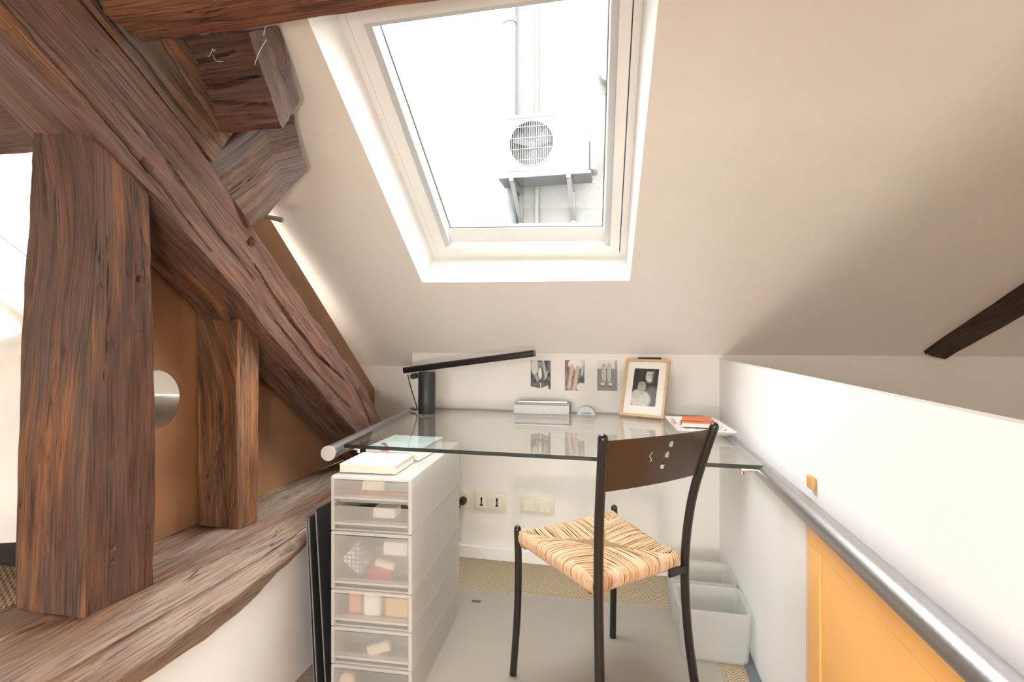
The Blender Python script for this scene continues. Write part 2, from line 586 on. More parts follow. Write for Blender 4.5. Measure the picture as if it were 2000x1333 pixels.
def quad(name, pts, mat, parent=None, **kw):
    return mesh(name, pts, [[0, 1, 2, 3]], mat, parent, **kw)

# ------------------------------------------------------------------ room shell
ZB = 0.47                                    # the raised bedroom floor beyond the truss
XW = -1.0                                    # plaster face under the sole beam
XR = 0.43                                    # parapet face
MB().box((XW, -3.0, -0.05), (XR, 2.53, 0.0)).build('floor', 'sisal', kind='structure')
meta(D.objects['floor'], 'beige herringbone sisal floor under the desk')
MB().box((-3.2, -3.0, ZB - 0.05), (XW - 0.03, 2.53, ZB)).build('floor_bedroom', 'sisal_brown', kind='structure', label='brown woven floor of the raised bed corner')
MB().box((XR + 0.02, -3.0, -0.05), (3.2, 2.53, 0.0)).build('floor_stairwell', 'light_oak', kind='structure', label='floor beyond the white parapet')
MB().box((XW - 0.03, -3.0, 0.0), (XW, 2.53, ZB - 0.01)).build('wall_left', 'parapet_paint', kind='structure', label='white plaster wall below the sole beam')
# knee wall; a thin lining board stands proud of it behind the desk
wb = MB().box((-3.2, 2.53, 0.0), (3.2, 2.58, 1.02)).build('wall_back', 'wall_paint', kind='structure', label='low off-white knee wall under the roof slope')
MB().box((-1.034, 2.43, 0.0), (0.43, 2.529, 1.004)).build('lining_board', 'wall_paint', wb)
MB().box((0.43, 2.43, 0.0), (3.2, 2.529, 1.004)).build('lining_board', 'wall_paint', wb)
MB().box((XW + 0.002, 2.405, 0.0), (XR - 0.002, 2.43, 0.062), 0.004).build('baseboard_back', 'white_trim', kind='structure', label='low white baseboard behind the desk')
MB().box((-3.25, -3.05, 0.0), (-3.2, 2.58, 3.1)).build('wall_bedroom_side', 'wall_paint', kind='structure')
MB().box((3.2, -3.05, 0.0), (3.25, 2.58, 3.1)).build('wall_stairwell_side', 'wall_paint', kind='structure')
YR = -3.0
RW = (-2.2, 0.40, 0.10, 2.0)                # opening of the added rear fill window: x0, x1, z0, z1
m = MB()
m.box((-3.25, YR - 0.05, 0.0), (RW[0], YR, 2.75)).box((RW[1], YR - 0.05, 0.0), (3.25, YR, 2.75)).box((RW[0], YR - 0.05, 0.0), (RW[1], YR, RW[2])).box((RW[0], YR - 0.05, RW[3]), (RW[1], YR, 2.75))
m.build('wall_rear', 'wall_paint', kind='structure')

# sloping ceiling with two openings
# main opening: four corners on the slope
A0 = [(-0.813, 2.018), (0.033, 2.032), (0.098, 1.10), (-0.806, 1.10)]         # (x, y) bottom-left, bottom-right, top-right, top-left
B0 = [(-3.10, 2.25), (-1.45, 2.25), (-1.45, 1.415), (-3.10, 1.415)]
def rp(x, y, d=0.0):
    return Vector((x, y, roof_z(y))) + RN * d
YT = 0.15                                    # ridge
cv = []; cf = []
def cq(*pts):
    b = len(cv); cv.extend([rp(x, y) for x, y in pts]); cf.append(list(range(b, b + len(pts))))
def with_hole(x0, x1, H):
    cq((x0, 2.66), (x1, 2.66), H[1], H[0])
    cq((x1, 2.66), (x1, YT), H[2], H[1])
    cq((x1, YT), (x0, YT), H[3], H[2])
    cq((x0, YT), (x0, 2.66), H[0], H[3])
with_hole(-1.3, 3.25, A0)
with_hole(-3.25, -1.3, B0)
# flat ceiling behind the ridge
zr = roof_z(YT)
YR = -3.0
cv.extend([Vector((-3.25, YT, zr)), Vector((3.25, YT, zr)), Vector((3.25, YR - 0.1, zr)), Vector((-3.25, YR - 0.1, zr))])
cf.append(list(range(len(cv) - 4, len(cv))))
mesh('ceiling', cv, cf, 'ceiling_paint', kind='structure', label='sloping off-white attic ceiling')

# parapet with an orange cupboard door let into it
PZ = 0.985
DY1, DZ1 = 1.306, 0.662
wr = thing('wall_right', (XR + 0.01, 1.0, 0), kind='structure', label='smooth white parapet beside the desk')
MB().box((XR, DY1, 0), (XR + 0.022, 2.43, PZ)).build('parapet_panel', 'parapet_paint', wr)
MB().box((XR, -3.0, DZ1), (XR + 0.022, DY1, PZ)).build('parapet_panel', 'parapet_paint', wr)
MB().box((XR - 0.004, DY1 - 0.004, 0.0), (XR + 0.02, DY1 + 0.020, DZ1), 0.002).build('jamb_strip', 'peach_wood', wr)
MB().box((XR - 0.012, 1.36, 0.0), (XR, 2.40, 0.0015)).build('floor_joint', 'grey_plinth', wr)
MB().box((0.395, DY1 + 0.02, 0.0), (XR - 0.001, 1.93, 0.006), 0.002).build('trim_1', 'grey_plinth', kind='structure', label='dark grey metal strip on the floor along the parapet')
dr = thing('cupboard_door', (XR, 0.6, 0), 'flat orange painted cupboard door under the steel rail', 'cupboard door')
fr = MB()
fr.box((XR - 0.006, -0.6, DZ1 - 0.055), (XR + 0.018, DY1 - 0.005, DZ1 - 0.001), 0.0015)
fr.build('door_frame', 'orange_paint', dr)
MB().box((XR - 0.006, DY1 - 0.072, 0.0), (XR + 0.018, DY1 - 0.005, DZ1 - 0.0565), 0.0015).build('door_frame', 'orange_paint', dr)
MB().box((XR - 0.002, -0.6, 0.01), (XR + 0.018, DY1 - 0.0745, DZ1 - 0.0575), 0.0015).build('door_panel', 'orange_paint', dr)
MB().box((XR + 0.010, -0.6, 0.0), (XR + 0.020, DY1 - 0.004, DZ1 - 0.002)).build('shadow_gap', 'oak_dark', dr)
MB().box((XR - 0.012, 1.268, 0.736), (XR - 0.0005, 1.298, 0.764), 0.003).build('wooden_catch', 'orange_wood', label='small orange wooden catch on the parapet above the rail', cat='catch')

# ------------------------------------------------------------------ roof windows
def bar(pa, pb, w_dir, w, dep, d0):
    """bar on the slope from pa to pb (x,y), width w toward w_dir side (x,y unit-ish), from depth d0 to d0+dep"""
    a = rp(*pa, d0); b = rp(*pb, d0)
    ax = (b - a).normalized()
    inn = RN.cross(ax).normalized()
    c = rp((pa[0] + pb[0]) / 2 + w_dir[0] * 0.1, (pa[1] + pb[1]) / 2 + w_dir[1] * 0.1, d0)
    if inn.dot(c - a) < 0: inn = -inn
    poly = [a, b, b + inn * w - ax * 0, a + inn * w]
    return poly, RN * dep

def off_quad(Q, m):
    """shrink quad (bl, br, tr, tl) by m metres: left, right, bottom, top"""
    l, r, b, t = m
    bl, br, tr, tl = Q
    return [(bl[0] + l, bl[1] - b * 0.8), (br[0] - r, br[1] - b * 0.8), (tr[0] - r, tr[1] + t * 0.8), (tl[0] + l, tl[1] + t * 0.8)]

def shift(Q, dy):
    return [(x, y + dy) for x, y in Q]

def ring_parts(Qo, do, Qi, di, name, mat, parent, thick=0.0, mats=None, back=None):
    """four boards between quad Qo (depth do) and quad Qi (depth di), each a closed solid reaching outward by thick"""
    for k in range(4):
        a, b = Qo[k], Qo[(k + 1) % 4]
        c, d = Qi[(k + 1) % 4], Qi[k]
        poly = [rp(*a, do), rp(*b, do), rp(*c, di), rp(*d, di)]
        m = mat if mats is None else mats[k]
        MB().prism(poly, RN * thick if back is None else back[k]).build(name, m, parent)

def skylight(name, Q, parent_label, frame_m, open_sides=True, blind=False):
    c = ((Q[0][0] + Q[1][0]) / 2, (Q[0][1] + Q[2][1]) / 2)
    w = thing(name, rp(*c), kind='structure', label=parent_label)
    # lining of the opening, seen as the splayed reveal
    dF = 0.118
    Qf = frame_m
    ring_parts(Q, 0.0, Qf, dF, 'reveal_board', 'white_lacquer', w, thick=0.02,
               back=[Vector((0, 0.02, -0.004)), Vector((0.02, 0, 0)), Vector((0, -0.02, 0.0)), Vector((-0.02, 0, 0))])
    # thin casing bead on the ceiling around the opening
    Qc = [(Q[0][0] - 0.035, Q[0][1] + 0.022), (Q[1][0] + 0.030, Q[1][1] + 0.022), (Q[2][0] + 0.030, Q[2][1] - 0.02), (Q[3][0] - 0.035, Q[3][1] - 0.02)]
    ring_parts(Qc, -0.0035, Q, -0.0035, 'casing_strip', 'ceiling_paint', w, thick=0.0032)
    # outer frame
    Qg = off_quad(Qf, (0.022, 0.022, 0.026, 0.03))
    ring_parts(Qf, dF, Qg, dF, 'window_frame', 'white_trim', w, thick=0.07)
    # dark joint, then the sash
    Qs = off_quad(Qg, (0.004, 0.004, 0.004, 0.004))
    ring_parts(Qg, dF + 0.012, Qs, dF + 0.012, 'sash_joint', 'gasket', w, thick=0.05)
    Qm = off_quad(Qs, (0.040, 0.034, 0.034, 0.05))
    ring_parts(Qs, dF - 0.006, Qm, dF - 0.006, 'sash', 'white_trim', w, thick=0.075)
    Qn = off_quad(Qm, (0.022, 0.022, 0.004, 0.01))
    ring_parts(Qm, dF + 0.004, Qn, dF + 0.004, 'blind_guide', None, w, thick=0.05, mats=['white_trim', 'grey_profile', 'white_trim', 'grey_profile'])
    Qb = off_quad(Qn, (0.008, 0.004, 0.062, 0.01))
    ring_parts(Qn, dF + 0.030, Qb, dF + 0.036, 'glazing_bead', 'white_trim', w, thick=0.025)
    Qp = off_quad(Qb, (0.004, 0.004, 0.004, 0.004))
    ring_parts(Qb, dF + 0.040, Qp, dF + 0.040, 'glazing_gasket', 'gasket', w, thick=0.01)
    pane = [rp(*q, dF + 0.046) for q in Qb]
    MB().prism(pane, RN * 0.0008).build('glass_pane', 'window_glass', w)
    # outer upstand that carries the frame through the roof
    Qu = [(Qf[0][0] - 0.03, Qf[0][1] + 0.03), (Qf[1][0] + 0.03, Qf[1][1] + 0.03), (Qf[2][0] + 0.03, Qf[2][1] - 0.03), (Qf[3][0] - 0.03, Qf[3][1] - 0.03)]
    ring_parts(Qu, dF + 0.0, Qf, dF + 0.0, 'upstand', 'grey_profile', w, thick=0.06)
    if blind:
        yb = blind
        xl, xr = Qm[3][0] + 0.004, Qm[2][0] - 0.004
        a = rp(xl, yb, dF - 0.012); b = rp(xr, yb, dF - 0.012)
        MB().prism([a, b, b + RD * 0.075, a + RD * 0.075], RN * 0.035).build('blind_cassette', 'white_trim', w)
        a = rp(xl, yb + 0.012, dF + 0.002); b = rp(xr, yb + 0.012, dF + 0.002)
        MB().prism([a, b, b + RD * 0.014, a + RD * 0.014], RN * 0.02).build('blind_rail', 'grey_profile', w)
    return w

F0 = [(-0.780, 2.075), (0.014, 2.097), (0.062, 1.185), (-0.772, 1.185)]
skylight('window_1', A0, 'white roof window over the desk', [(x, y - 0.6 * 0.118 * 1.0) for x, y in [(-0.780, 2.075), (0.018, 2.097), (0.064, 1.17), (-0.784, 1.17)]], blind=1.262)
skylight('window_2', B0, 'bright roof window over the bed', [(x, y - 0.0) for x, y in off_quad(B0, (0.03, 0.03, 0.0, 0.0))])
a = rp(-2.33, 2.25, 0.10); b = rp(-2.33, 1.42, 0.10)
MB().prism([a, b, b + Vector((0.035, 0, 0)), a + Vector((0.035, 0, 0))], RN * 0.06).build('mullion', 'grey_profile', D.objects['window_2'])
w3 = thing('added_window', ((RW[0] + RW[1]) / 2, YR, RW[2]), kind='structure', label='added fill light window wall behind the viewer')  # unseen window, added to bring in daylight from behind
for x in (RW[0], RW[0] + (RW[1] - RW[0]) / 3, RW[0] + 2 * (RW[1] - RW[0]) / 3, RW[1]):
    MB().box((x - 0.025, YR - 0.05, RW[2]), (x + 0.025, YR, RW[3]), 0.004).build('window_frame', 'white_trim', w3)
for z in (RW[2], RW[3]):
    MB().box((RW[0], YR - 0.05, z - 0.025), (RW[1], YR, z + 0.025), 0.004).build('window_frame', 'white_trim', w3)
MB().box((RW[0], YR - 0.03, RW[2]), (RW[1], YR - 0.029, RW[3])).build('glass_pane', 'window_glass', w3)

# ------------------------------------------------------------------ timbers
XF = -1.07
def st(y, z0, z1, xf=XF, xb=-1.27, ya=None):
    return [(xf, y, z0), (xf, ya if ya is not None else y, z1), (xb, ya if ya is not None else y, z1), (xb, y, z0)]
# principal strut: stations give the lower and upper arris
low = [(0.45, 1.72), (0.66, 1.625), (0.86, 1.508), (1.011, 1.401), (1.298, 1.184), (1.363, 1.122), (1.952, 0.675), (2.16, 0.515)]
upp = [(0.52, 1.97), (0.70, 1.84), (0.90, 1.725), (1.10, 1.600), (1.40, 1.345), (1.50, 1.265), (2.02, 0.862), (2.30, 0.535)]
stt = []
for (y0, z0), (y1, z1) in zip(low, upp):
    tw_ = {0.45: 0.13, 0.66: 0.075, 0.86: 0.03}.get(y0, 0.0)
    stt.append([(XF, y0, z0), (XF, y1, z1), (-1.27, y1, z1 + tw_), (-1.27, y0, z0 + tw_)])
timber('timber_strut', stt, 'oak_strut', 3.3, 'long sloping oak strut running down to the desk corner',
       nc=60, amp=0.006, fine=0.0016, rnd=0.12,
       cracks=[(0, [(0.47, 0.60), (0.56, 0.52), (0.66, 0.50), (0.76, 0.66)], 0.005, 0.02), (0, [(0.80, 0.75), (0.90, 0.55), (0.97, 0.60)], 0.004, 0.016),
               (0, [(0.12, 0.30), (0.26, 0.20), (0.40, 0.12)], 0.0035, 0.010), (0, [(0.24, 0.55), (0.36, 0.42), (0.48, 0.40)], 0.0035, 0.008), (0, [(0.55, 0.25), (0.68, 0.22), (0.8, 0.3)], 0.0035, 0.008)],
       holes=[(0, 0.285, 0.22, 0.016, 0.022), (0, 0.45, 0.80, 0.014, 0.022), (0, 0.415, 0.62, 0.012, 0.006)])
# big post standing on the sole beam
timber('timber_post', [[(-1.072, 0.846, 0.502), (-1.066, 0.996, 0.502), (-1.27, 1.0, 0.502), (-1.268, 0.848, 0.502)],
                       [(-1.070, 0.850, 0.80), (-1.062, 0.998, 0.80), (-1.262, 1.0, 0.80), (-1.266, 0.850, 0.80)],
                       [(-1.072, 0.858, 1.20), (-1.070, 0.995, 1.20), (-1.262, 1.0, 1.20), (-1.262, 0.862, 1.20)],
                       [(-1.078, 0.868, 1.535), (-1.078, 0.992, 1.42), (-1.252, 1.0, 1.42), (-1.252, 0.872, 1.535)]],
       'oak_post', 11.2, 'massive square oak post standing on the sole beam', cat='post', nc=40, amp=0.005, fine=0.0018, rnd=0.08,
       cracks=[(3, [(0.05, 0.45), (0.30, 0.42), (0.55, 0.48)], 0.002, 0.008), (0, [(0.5, 0.2), (0.65, 0.25), (0.8, 0.2)], 0.002, 0.006)],
       holes=[(0, 0.73, 0.78, 0.010, 0.012), (0, 0.10, 0.33, 0.004, 0.01), (0, 0.13, 0.33, 0.005, 0.01), (0, 0.33, 0.30, 0.012, 0.004)])
timber('timber_stud', [[(-1.132, 1.340, 0.500), (-1.124, 1.417, 0.500), (-1.275, 1.42, 0.500), (-1.279, 1.345, 0.500)],
                       [(-1.134, 1.342, 0.85), (-1.124, 1.420, 0.85), (-1.275, 1.42, 0.85), (-1.279, 1.345, 0.85)],
                       [(-1.136, 1.345, 1.195), (-1.126, 1.424, 1.09), (-1.275, 1.43, 1.09), (-1.279, 1.350, 1.195)]],
       'oak_stud', 21.0, 'short oak stud between the massive post and the desk', cat='post', nc=30, amp=0.006, fine=0.002, rnd=0.06,
       cracks=[(3, [(0.1, 0.5), (0.3, 0.35), (0.45, 0.6)], 0.002, 0.006)])
# sole beam, rounded front with a wavering underside
sil = []
for (y, xf, zb) in [(0.10, -0.93, 0.37), (0.5, -0.935, 0.365), (0.80, -0.94, 0.345), (0.92, -0.945, 0.338), (1.10, -0.95, 0.33), (1.25, -0.955, 0.345), (1.42, -0.965, 0.375), (1.55, -0.975, 0.402), (1.72, -0.985, 0.39), (2.52, -0.99, 0.38)]:
    sil.append([(-1.30, y, 0.44), (xf - 0.085, y, 0.500), (xf, y, 0.44 + (zb - 0.36) * 0.3), (XW - 0.02, y, zb)])
sil = [[(-1.30, y, 0.498), (a[1][0] + 0.02, y, 0.500), (a[2][0], y, a[2][2] - 0.01), (XW - 0.01, y, a[3][2])] for a, y in [(s, s[0][1]) for s in sil]]
timber('sole_beam', sil, 'oak_sill', 31.5, 'weathered oak sole beam lying along the left wall', nc=56, amp=0.009, fine=0.0022, rnd=0.15,
       cracks=[(1, [(0.05, 0.5), (0.25, 0.35), (0.5, 0.55), (0.62, 0.6)], 0.003, 0.008), (0, [(0.16, 0.55), (0.24, 0.50), (0.30, 0.52)], 0.003, 0.012), (2, [(0.1, 0.2), (0.3, 0.35), (0.45, 0.3)], 0.003, 0.008),
               (2, [(0.35, 0.1), (0.5, 0.3), (0.65, 0.2)], 0.003, 0.012)])
# upper rafter plank lying above the strut
timber('timber_rafter', [[(-1.075, 0.47, 1.985), (-1.065, 0.62, 2.20), (-1.20, 0.62, 2.20), (-1.21, 0.47, 1.985)],
                         [(-1.075, 0.83, 1.775), (-1.060, 1.010, 1.885), (-1.20, 1.02, 1.90), (-1.21, 0.83, 1.775)],
                         [(-1.075, 1.185, 1.556), (-1.060, 1.245, 1.662), (-1.20, 1.26, 1.662), (-1.21, 1.19, 1.556)]],
       'oak_rafter', 41.9, 'streaked oak rafter end lying above the long strut', nc=54, amp=0.006, fine=0.002, rnd=0.10,
       cracks=[(0, [(0.3, 0.25), (0.6, 0.18), (0.9, 0.22)], 0.003, 0.012), (0, [(0.4, 0.6), (0.7, 0.62), (0.95, 0.6)], 0.0025, 0.010)])
# purlin running across to the bedroom, sawn off beside the roof window
pur = []
for x, k in ((-2.95, 0), (-1.5, 0), (-1.1, 0), (-0.885, 0)):
    pur.append([(x, 1.083, 1.828), (x, 1.206, 1.640), (x, 1.294, 1.758), (x, 1.195, 1.905)])
timber('timber_purlin', pur, 'oak_purlin', 52.2, 'sawn off purlin end with rough grey end grain beside the roof window', nc=56, step=0.009, amp=0.007, fine=0.002, rnd=0.12,
       cracks=[(0, [(0.80, 0.2), (0.90, 0.25), (0.97, 0.18)], 0.004, 0.016), (0, [(0.86, 0.45), (0.93, 0.5), (0.995, 0.44)], 0.004, 0.014), (0, [(0.84, 0.7), (0.92, 0.66), (0.99, 0.74)], 0.003, 0.012)])
# chock under the purlin
ck = [[(-1.088, 1.172, 1.560), (-1.052, 1.302, 1.402), (-1.22, 1.31, 1.407), (-1.22, 1.18, 1.565)],
      [(-1.060, 1.225, 1.618), (-1.030, 1.338, 1.440), (-1.21, 1.345, 1.445), (-1.22, 1.235, 1.625)],
      [(-1.015, 1.285, 1.705), (-1.000, 1.390, 1.530), (-1.20, 1.40, 1.535), (-1.21, 1.295, 1.71)],
      [(-0.950, 1.350, 1.745), (-0.966, 1.438, 1.600), (-1.18, 1.445, 1.605), (-1.19, 1.36, 1.75)]]
timber('timber_chock', ck, 'oak_chock', 61.0, 'wedge shaped oak chock nailed on the strut below the purlin end', step=0.005, nc=40, amp=0.007, fine=0.002, rnd=0.12)
MB().tube([(-1.12, 1.325, 1.450), (-1.03, 1.338, 1.440), (-0.985, 1.348, 1.430)], [0.006, 0.006, 0.008], 6).build('wooden_peg', 'oak_chock', label='little wooden peg poking out under the chock', cat='peg')
# beam crossing overhead
bm_ = []
for x in (-1.05, -0.7, -0.35, 0.1, 0.6):
    bm_.append([(x, 0.86, 1.752), (x, 0.955, 1.742), (x, 0.965, 1.93), (x, 0.85, 1.93)])
timber('ceiling_beam', bm_, 'oak_beam', 71.3, 'reddish oak beam crossing overhead in front of the roof window', nc=24, amp=0.007, fine=0.002, rnd=0.12)
# dark strut end beyond the parapet
fs_ = []
for k, dp_ in ((0.0, 0.016), (0.35, 0.028), (1.0, 0.046), (3.0, 0.09)):
    b_ = Vector((1.212, 2.40, roof_z(2.40))) + Vector((0.132, -0.317, 0.238)) * k
    fs_.append([b_ + Vector((0, -0.4 * dp_, -0.95 * dp_)), b_ + RN * 0.02, b_ + RN * 0.02 + Vector((0.09, 0.03, -0.02)), b_ + Vector((0.09, 0.03 - 0.4 * dp_, -0.95 * dp_ - 0.02))])
timber('far_strut', fs_,
       'oak_dark', 81.0, 'dark timber strut emerging from the ceiling beyond the parapet', nc=14, amp=0.006, rnd=0.15, step=0.012)

# hardboard panel closing the truss, with a round hole
pc = (1.215, 0.903); pr_ = 0.084
outer = [(0.985, 0.50), (2.50, 0.50), (2.584, 0.688), (2.566, 0.774), (1.69, 1.532), (1.45, 1.60), (1.20, 1.62), (0.985, 1.60)]
NH = 40
hole = [(pc[0] + pr_ * math.cos(2 * math.pi * k / NH), pc[1] + pr_ * math.sin(2 * math.pi * k / NH)) for k in range(NH)]
bmh = bmesh.new()
ov = [bmh.verts.new((-1.292, y, z)) for y, z in outer]
hv = [bmh.verts.new((-1.292, y, z)) for y, z in hole]
es = [bmh.edges.new((ov[k], ov[(k + 1) % len(ov)])) for k in range(len(ov))] + [bmh.edges.new((hv[k], hv[(k + 1) % NH])) for k in range(NH)]
bmesh.ops.triangle_fill(bmh, edges=es, use_beauty=True)
kill = [f for f in bmh.faces if math.hypot(f.calc_center_median().y - pc[0], f.calc_center_median().z - pc[1]) < pr_ * 0.9]
bmesh.ops.delete(bmh, geom=kill, context='FACES')
g = bmesh.ops.extrude_face_region(bmh, geom=list(bmh.faces))
for v in [e for e in g['geom'] if isinstance(e, bmesh.types.BMVert)]:
    v.co.x -= 0.008
bmesh.ops.recalc_face_normals(bmh, faces=bmh.faces)
bmh.verts.index_update()
mesh('hardboard_panel', [v.co.copy() for v in bmh.verts], [[v.index for v in f.verts] for f in bmh.faces], 'hardboard', label='brown hardboard panel with a round hole behind the truss', cat='panel')
bmh.free()

# ------------------------------------------------------------------ bed beyond the truss
bed = thing('bed', (-2.1, 1.5, ZB), 'bed with rumpled white bedding behind the massive post', 'bed')
MB().box((-2.95, 1.05, ZB), (-1.40, 2.08, ZB + 0.10), 0.01).build('bed_base', 'black_plastic', bed)
MB().box((-2.95, 1.00, ZB + 0.10), (-1.36, 2.10, ZB + 0.34), 0.05).build('mattress', 'linen', bed, smooth=True)
NX, NY = 60, 60
dv = []; df = []
for j in range(NY + 1):
    for i in range(NX + 1):
        x = -2.95 + 1.60 * i / NX
        q = j / NY
        if q < 0.35:
            w = q / 0.35
            y = 0.965 + 0.04 * w; z = ZB + 0.12 + 0.40 * w
        else:
            w = (q - 0.35) / 0.65
            y = 1.005 + 1.08 * w; z = ZB + 0.52 + 0.06 * math.sin(min(1, w * 5) * math.pi / 2)
        z += 0.045 * noise.noise((x * 2.2, y * 2.2, 3.0)) + 0.030 * noise.noise((x * 7, y * 4, 7.0))
        y += (0.09 * noise.noise((x * 5, z * 5, 2.0)) if q < 0.5 else 0)
        z += 0.10 * math.exp(-((x + 1.55) / 0.35) ** 2 - ((y - 1.35) / 0.5) ** 2) * (1 if q > 0.3 else q / 0.3)
        dv.append((x, y, z))
for j in range(NY):
    for i in range(NX):
        a = j * (NX + 1) + i
        df.append([a, a + 1, a + NX + 2, a + NX + 1])
mesh('duvet', dv, df, 'linen', bed, smooth=True)

# ------------------------------------------------------------------ glass desk and rails
GZ = 0.73
desk = thing('glass_desk', (-0.25, 1.97, 0.716), 'clear glass desk top with dark green edge resting on two steel rails', 'desk')
gp = [(-0.888, 1.527), (0.385, 1.513), (0.362, 2.425), (-0.985, 2.425)]
mesh('glass_top', [(x, y, GZ - 0.012) for x, y in gp] + [(x, y, GZ) for x, y in gp],
     [[3, 2, 1, 0], [4, 5, 6, 7], [0, 1, 5, 4], [1, 2, 6, 5], [2, 3, 7, 6], [3, 0, 4, 7]], 'desk_glass', desk, mats2=[('glass_edge', {2, 3, 4, 5})])
def clip(x, y, s):
    m = MB()
    m.box((x - 0.026, y - 0.012, GZ - 0.021), (x + 0.026, y + 0.012, GZ - 0.0115), 0.002)
    c = m.build('glass_clip', 'chrome', desk, smooth=True)
    MB().tube([(x + s * 0.022, y, GZ - 0.030), (x + s * 0.022, y, GZ - 0.018)], 0.006, 10).build('screw', 'chrome', c, smooth=True)
clip(-0.872, 1.55, 1); clip(0.352, 1.530, -1); clip(-0.93, 2.25, 1); clip(0.33, 2.25, -1)
def rail(a, b, label, caps):
    r = thing('steel_handrail', (Vector(a) + Vector(b)) / 2, label, 'handrail', 'steel rails carrying the glass')
    MB().tube([a, b], 0.0235, 28).build('tube', 'steel', r, smooth=True)
    d = (Vector(b) - Vector(a)).normalized()
    for p_, s_, m_ in caps:
        q = Vector(a) if p_ == 0 else Vector(b)
        MB().tube([q - d * 0.003 * s_, q + d * 0.004 * s_], 0.0245, 28).build('end_cap', m_, r, smooth=True)
    return r
rail((-0.928, 1.500, 0.705), (-1.030, 2.425, 0.705), 'short steel handrail on the left, by the strut foot', [(0, -1, 'steel_cap')])
rl = rail((0.406, -0.8, 0.708), (0.386, 2.34, 0.708), 'long steel handrail along the white parapet', [(1, 1, 'black_plastic')])
for y in (0.5, 1.9):
    MB().tube([(0.400, y, 0.69), (0.415, y, 0.67), (XR, y, 0.67)], 0.006, 10).build('bracket', 'chrome', rl, smooth=True)

# ------------------------------------------------------------------ chair with a rush seat
FLt, FRt = Vector((-0.325, 1.59, 0.47)), Vector((-0.030, 1.862, 0.47))
chair = thing('chair', (0.0, 1.55, 0), 'black metal chair with a woven rush seat at the glass desk', 'chair')
def leg(pts, dome=True, r=0.0115):
    return MB().tube(spline(pts, 8), r, 16, dome=dome).build('leg', 'black_metal', chair, smooth=True)
leg([(-0.338, 1.602, 0.0), (-0.322, 1.592, 0.20), (-0.318, 1.590, 0.36), (-0.3215, 1.594, 0.472)])
leg([(-0.029, 1.876, 0.0), (-0.026, 1.866, 0.20), (-0.022, 1.858, 0.36), (-0.024, 1.862, 0.472)])
near = [(-0.046, 1.245, 0.0), (-0.052, 1.280, 0.25), (-0.055, 1.292, 0.45), (-0.053, 1.285, 0.62), (-0.046, 1.258, 0.76), (-0.042, 1.240, 0.838)]
far = [(0.218, 1.535, 0.0), (0.186, 1.535, 0.25), (0.178, 1.528, 0.45), (0.194, 1.515, 0.62), (0.226, 1.490, 0.76), (0.248, 1.475, 0.838)]
leg(near, r=0.0125)
leg(far, r=0.0125)
# backrest: a bowed sheet with three punched holes
def backpoint(s, z):
    ns = spline(near, 24); fs = spline(far, 24)
    def atz(L):
        for a, b in zip(L, L[1:]):
            if a.z <= z <= b.z: return a.lerp(b, (z - a.z) / (b.z - a.z))
        return L[-1]
    a, b = atz(ns), atz(fs)
    p = a.lerp(b, s)
    bow = math.sin(math.pi * s) * 0.012
    return p + Vector((0.66, -0.75, 0)) * bow
zt0, zt1 = 0.700, 0.832
bmk = bmesh.new()
flat_outer = [(0.02, zt0)] + [(0.02 + 0.96 * k / 16, zt0) for k in range(1, 17)] + [(0.98, zt1)] + [(0.98 - 0.96 * k / 16, zt1) for k in range(1, 17)]
cen_h = [(0.578, 0.806), (0.560, 0.778), (0.535, 0.748)]
WB = (Vector(far[4]) - Vector(near[4])).length
loops_ = [flat_outer] + [[(cx + 0.0085 / WB * math.cos(2 * math.pi * k / 18), cz + 0.0085 * math.sin(2 * math.pi * k / 18)) for k in range(18)] for cx, cz in cen_h]
es = []
for L_ in loops_:
    vv = [bmk.verts.new((a, b, 0)) for a, b in L_]
    es += [bmk.edges.new((vv[k], vv[(k + 1) % len(vv)])) for k in range(len(vv))]
bmesh.ops.triangle_fill(bmk, edges=es, use_beauty=True)
kill = []
for f in bmk.faces:
    c = f.calc_center_median()
    for cx, cz in cen_h:
        if math.hypot((c.x - cx) * WB, c.y - cz) < 0.0078: kill.append(f)
bmesh.ops.delete(bmk, geom=list(set(kill)), context='FACES')
bmesh.ops.subdivide_edges(bmk, edges=[e for e in bmk.edges if e.calc_length() > 0.08], cuts=4, use_grid_fill=True)
bmesh.ops.triangulate(bmk, faces=bmk.faces)
for v in bmk.verts:
    v.co = backpoint(v.co.x, v.co.y)
g = bmesh.ops.extrude_face_region(bmk, geom=list(bmk.faces))
for v in [e for e in g['geom'] if isinstance(e, bmesh.types.BMVert)]:
    v.co += Vector((-0.66, 0.75, 0)) * 0.0025
bmesh.ops.recalc_face_normals(bmk, faces=bmk.faces)
bmk.verts.index_update()
bo = mesh('backrest', [v.co.copy() for v in bmk.verts], [[v.index for v in f.verts] for f in bmk.faces], 'dark_brown_sheet', chair)
bmk.free()
# worn scratch on the backrest
sp = [backpoint(0.40 + 0.012 * math.sin(k * 1.3), 0.765 + 0.0045 * k) + Vector((0.66, -0.75, 0)) * 0.0007 for k in range(7)]
MB().tube(sp, [0.0004, 0.0008, 0.0006, 0.0009, 0.0005, 0.0007, 0.0003], 6).build('scratch', 'cream_paper', bo)
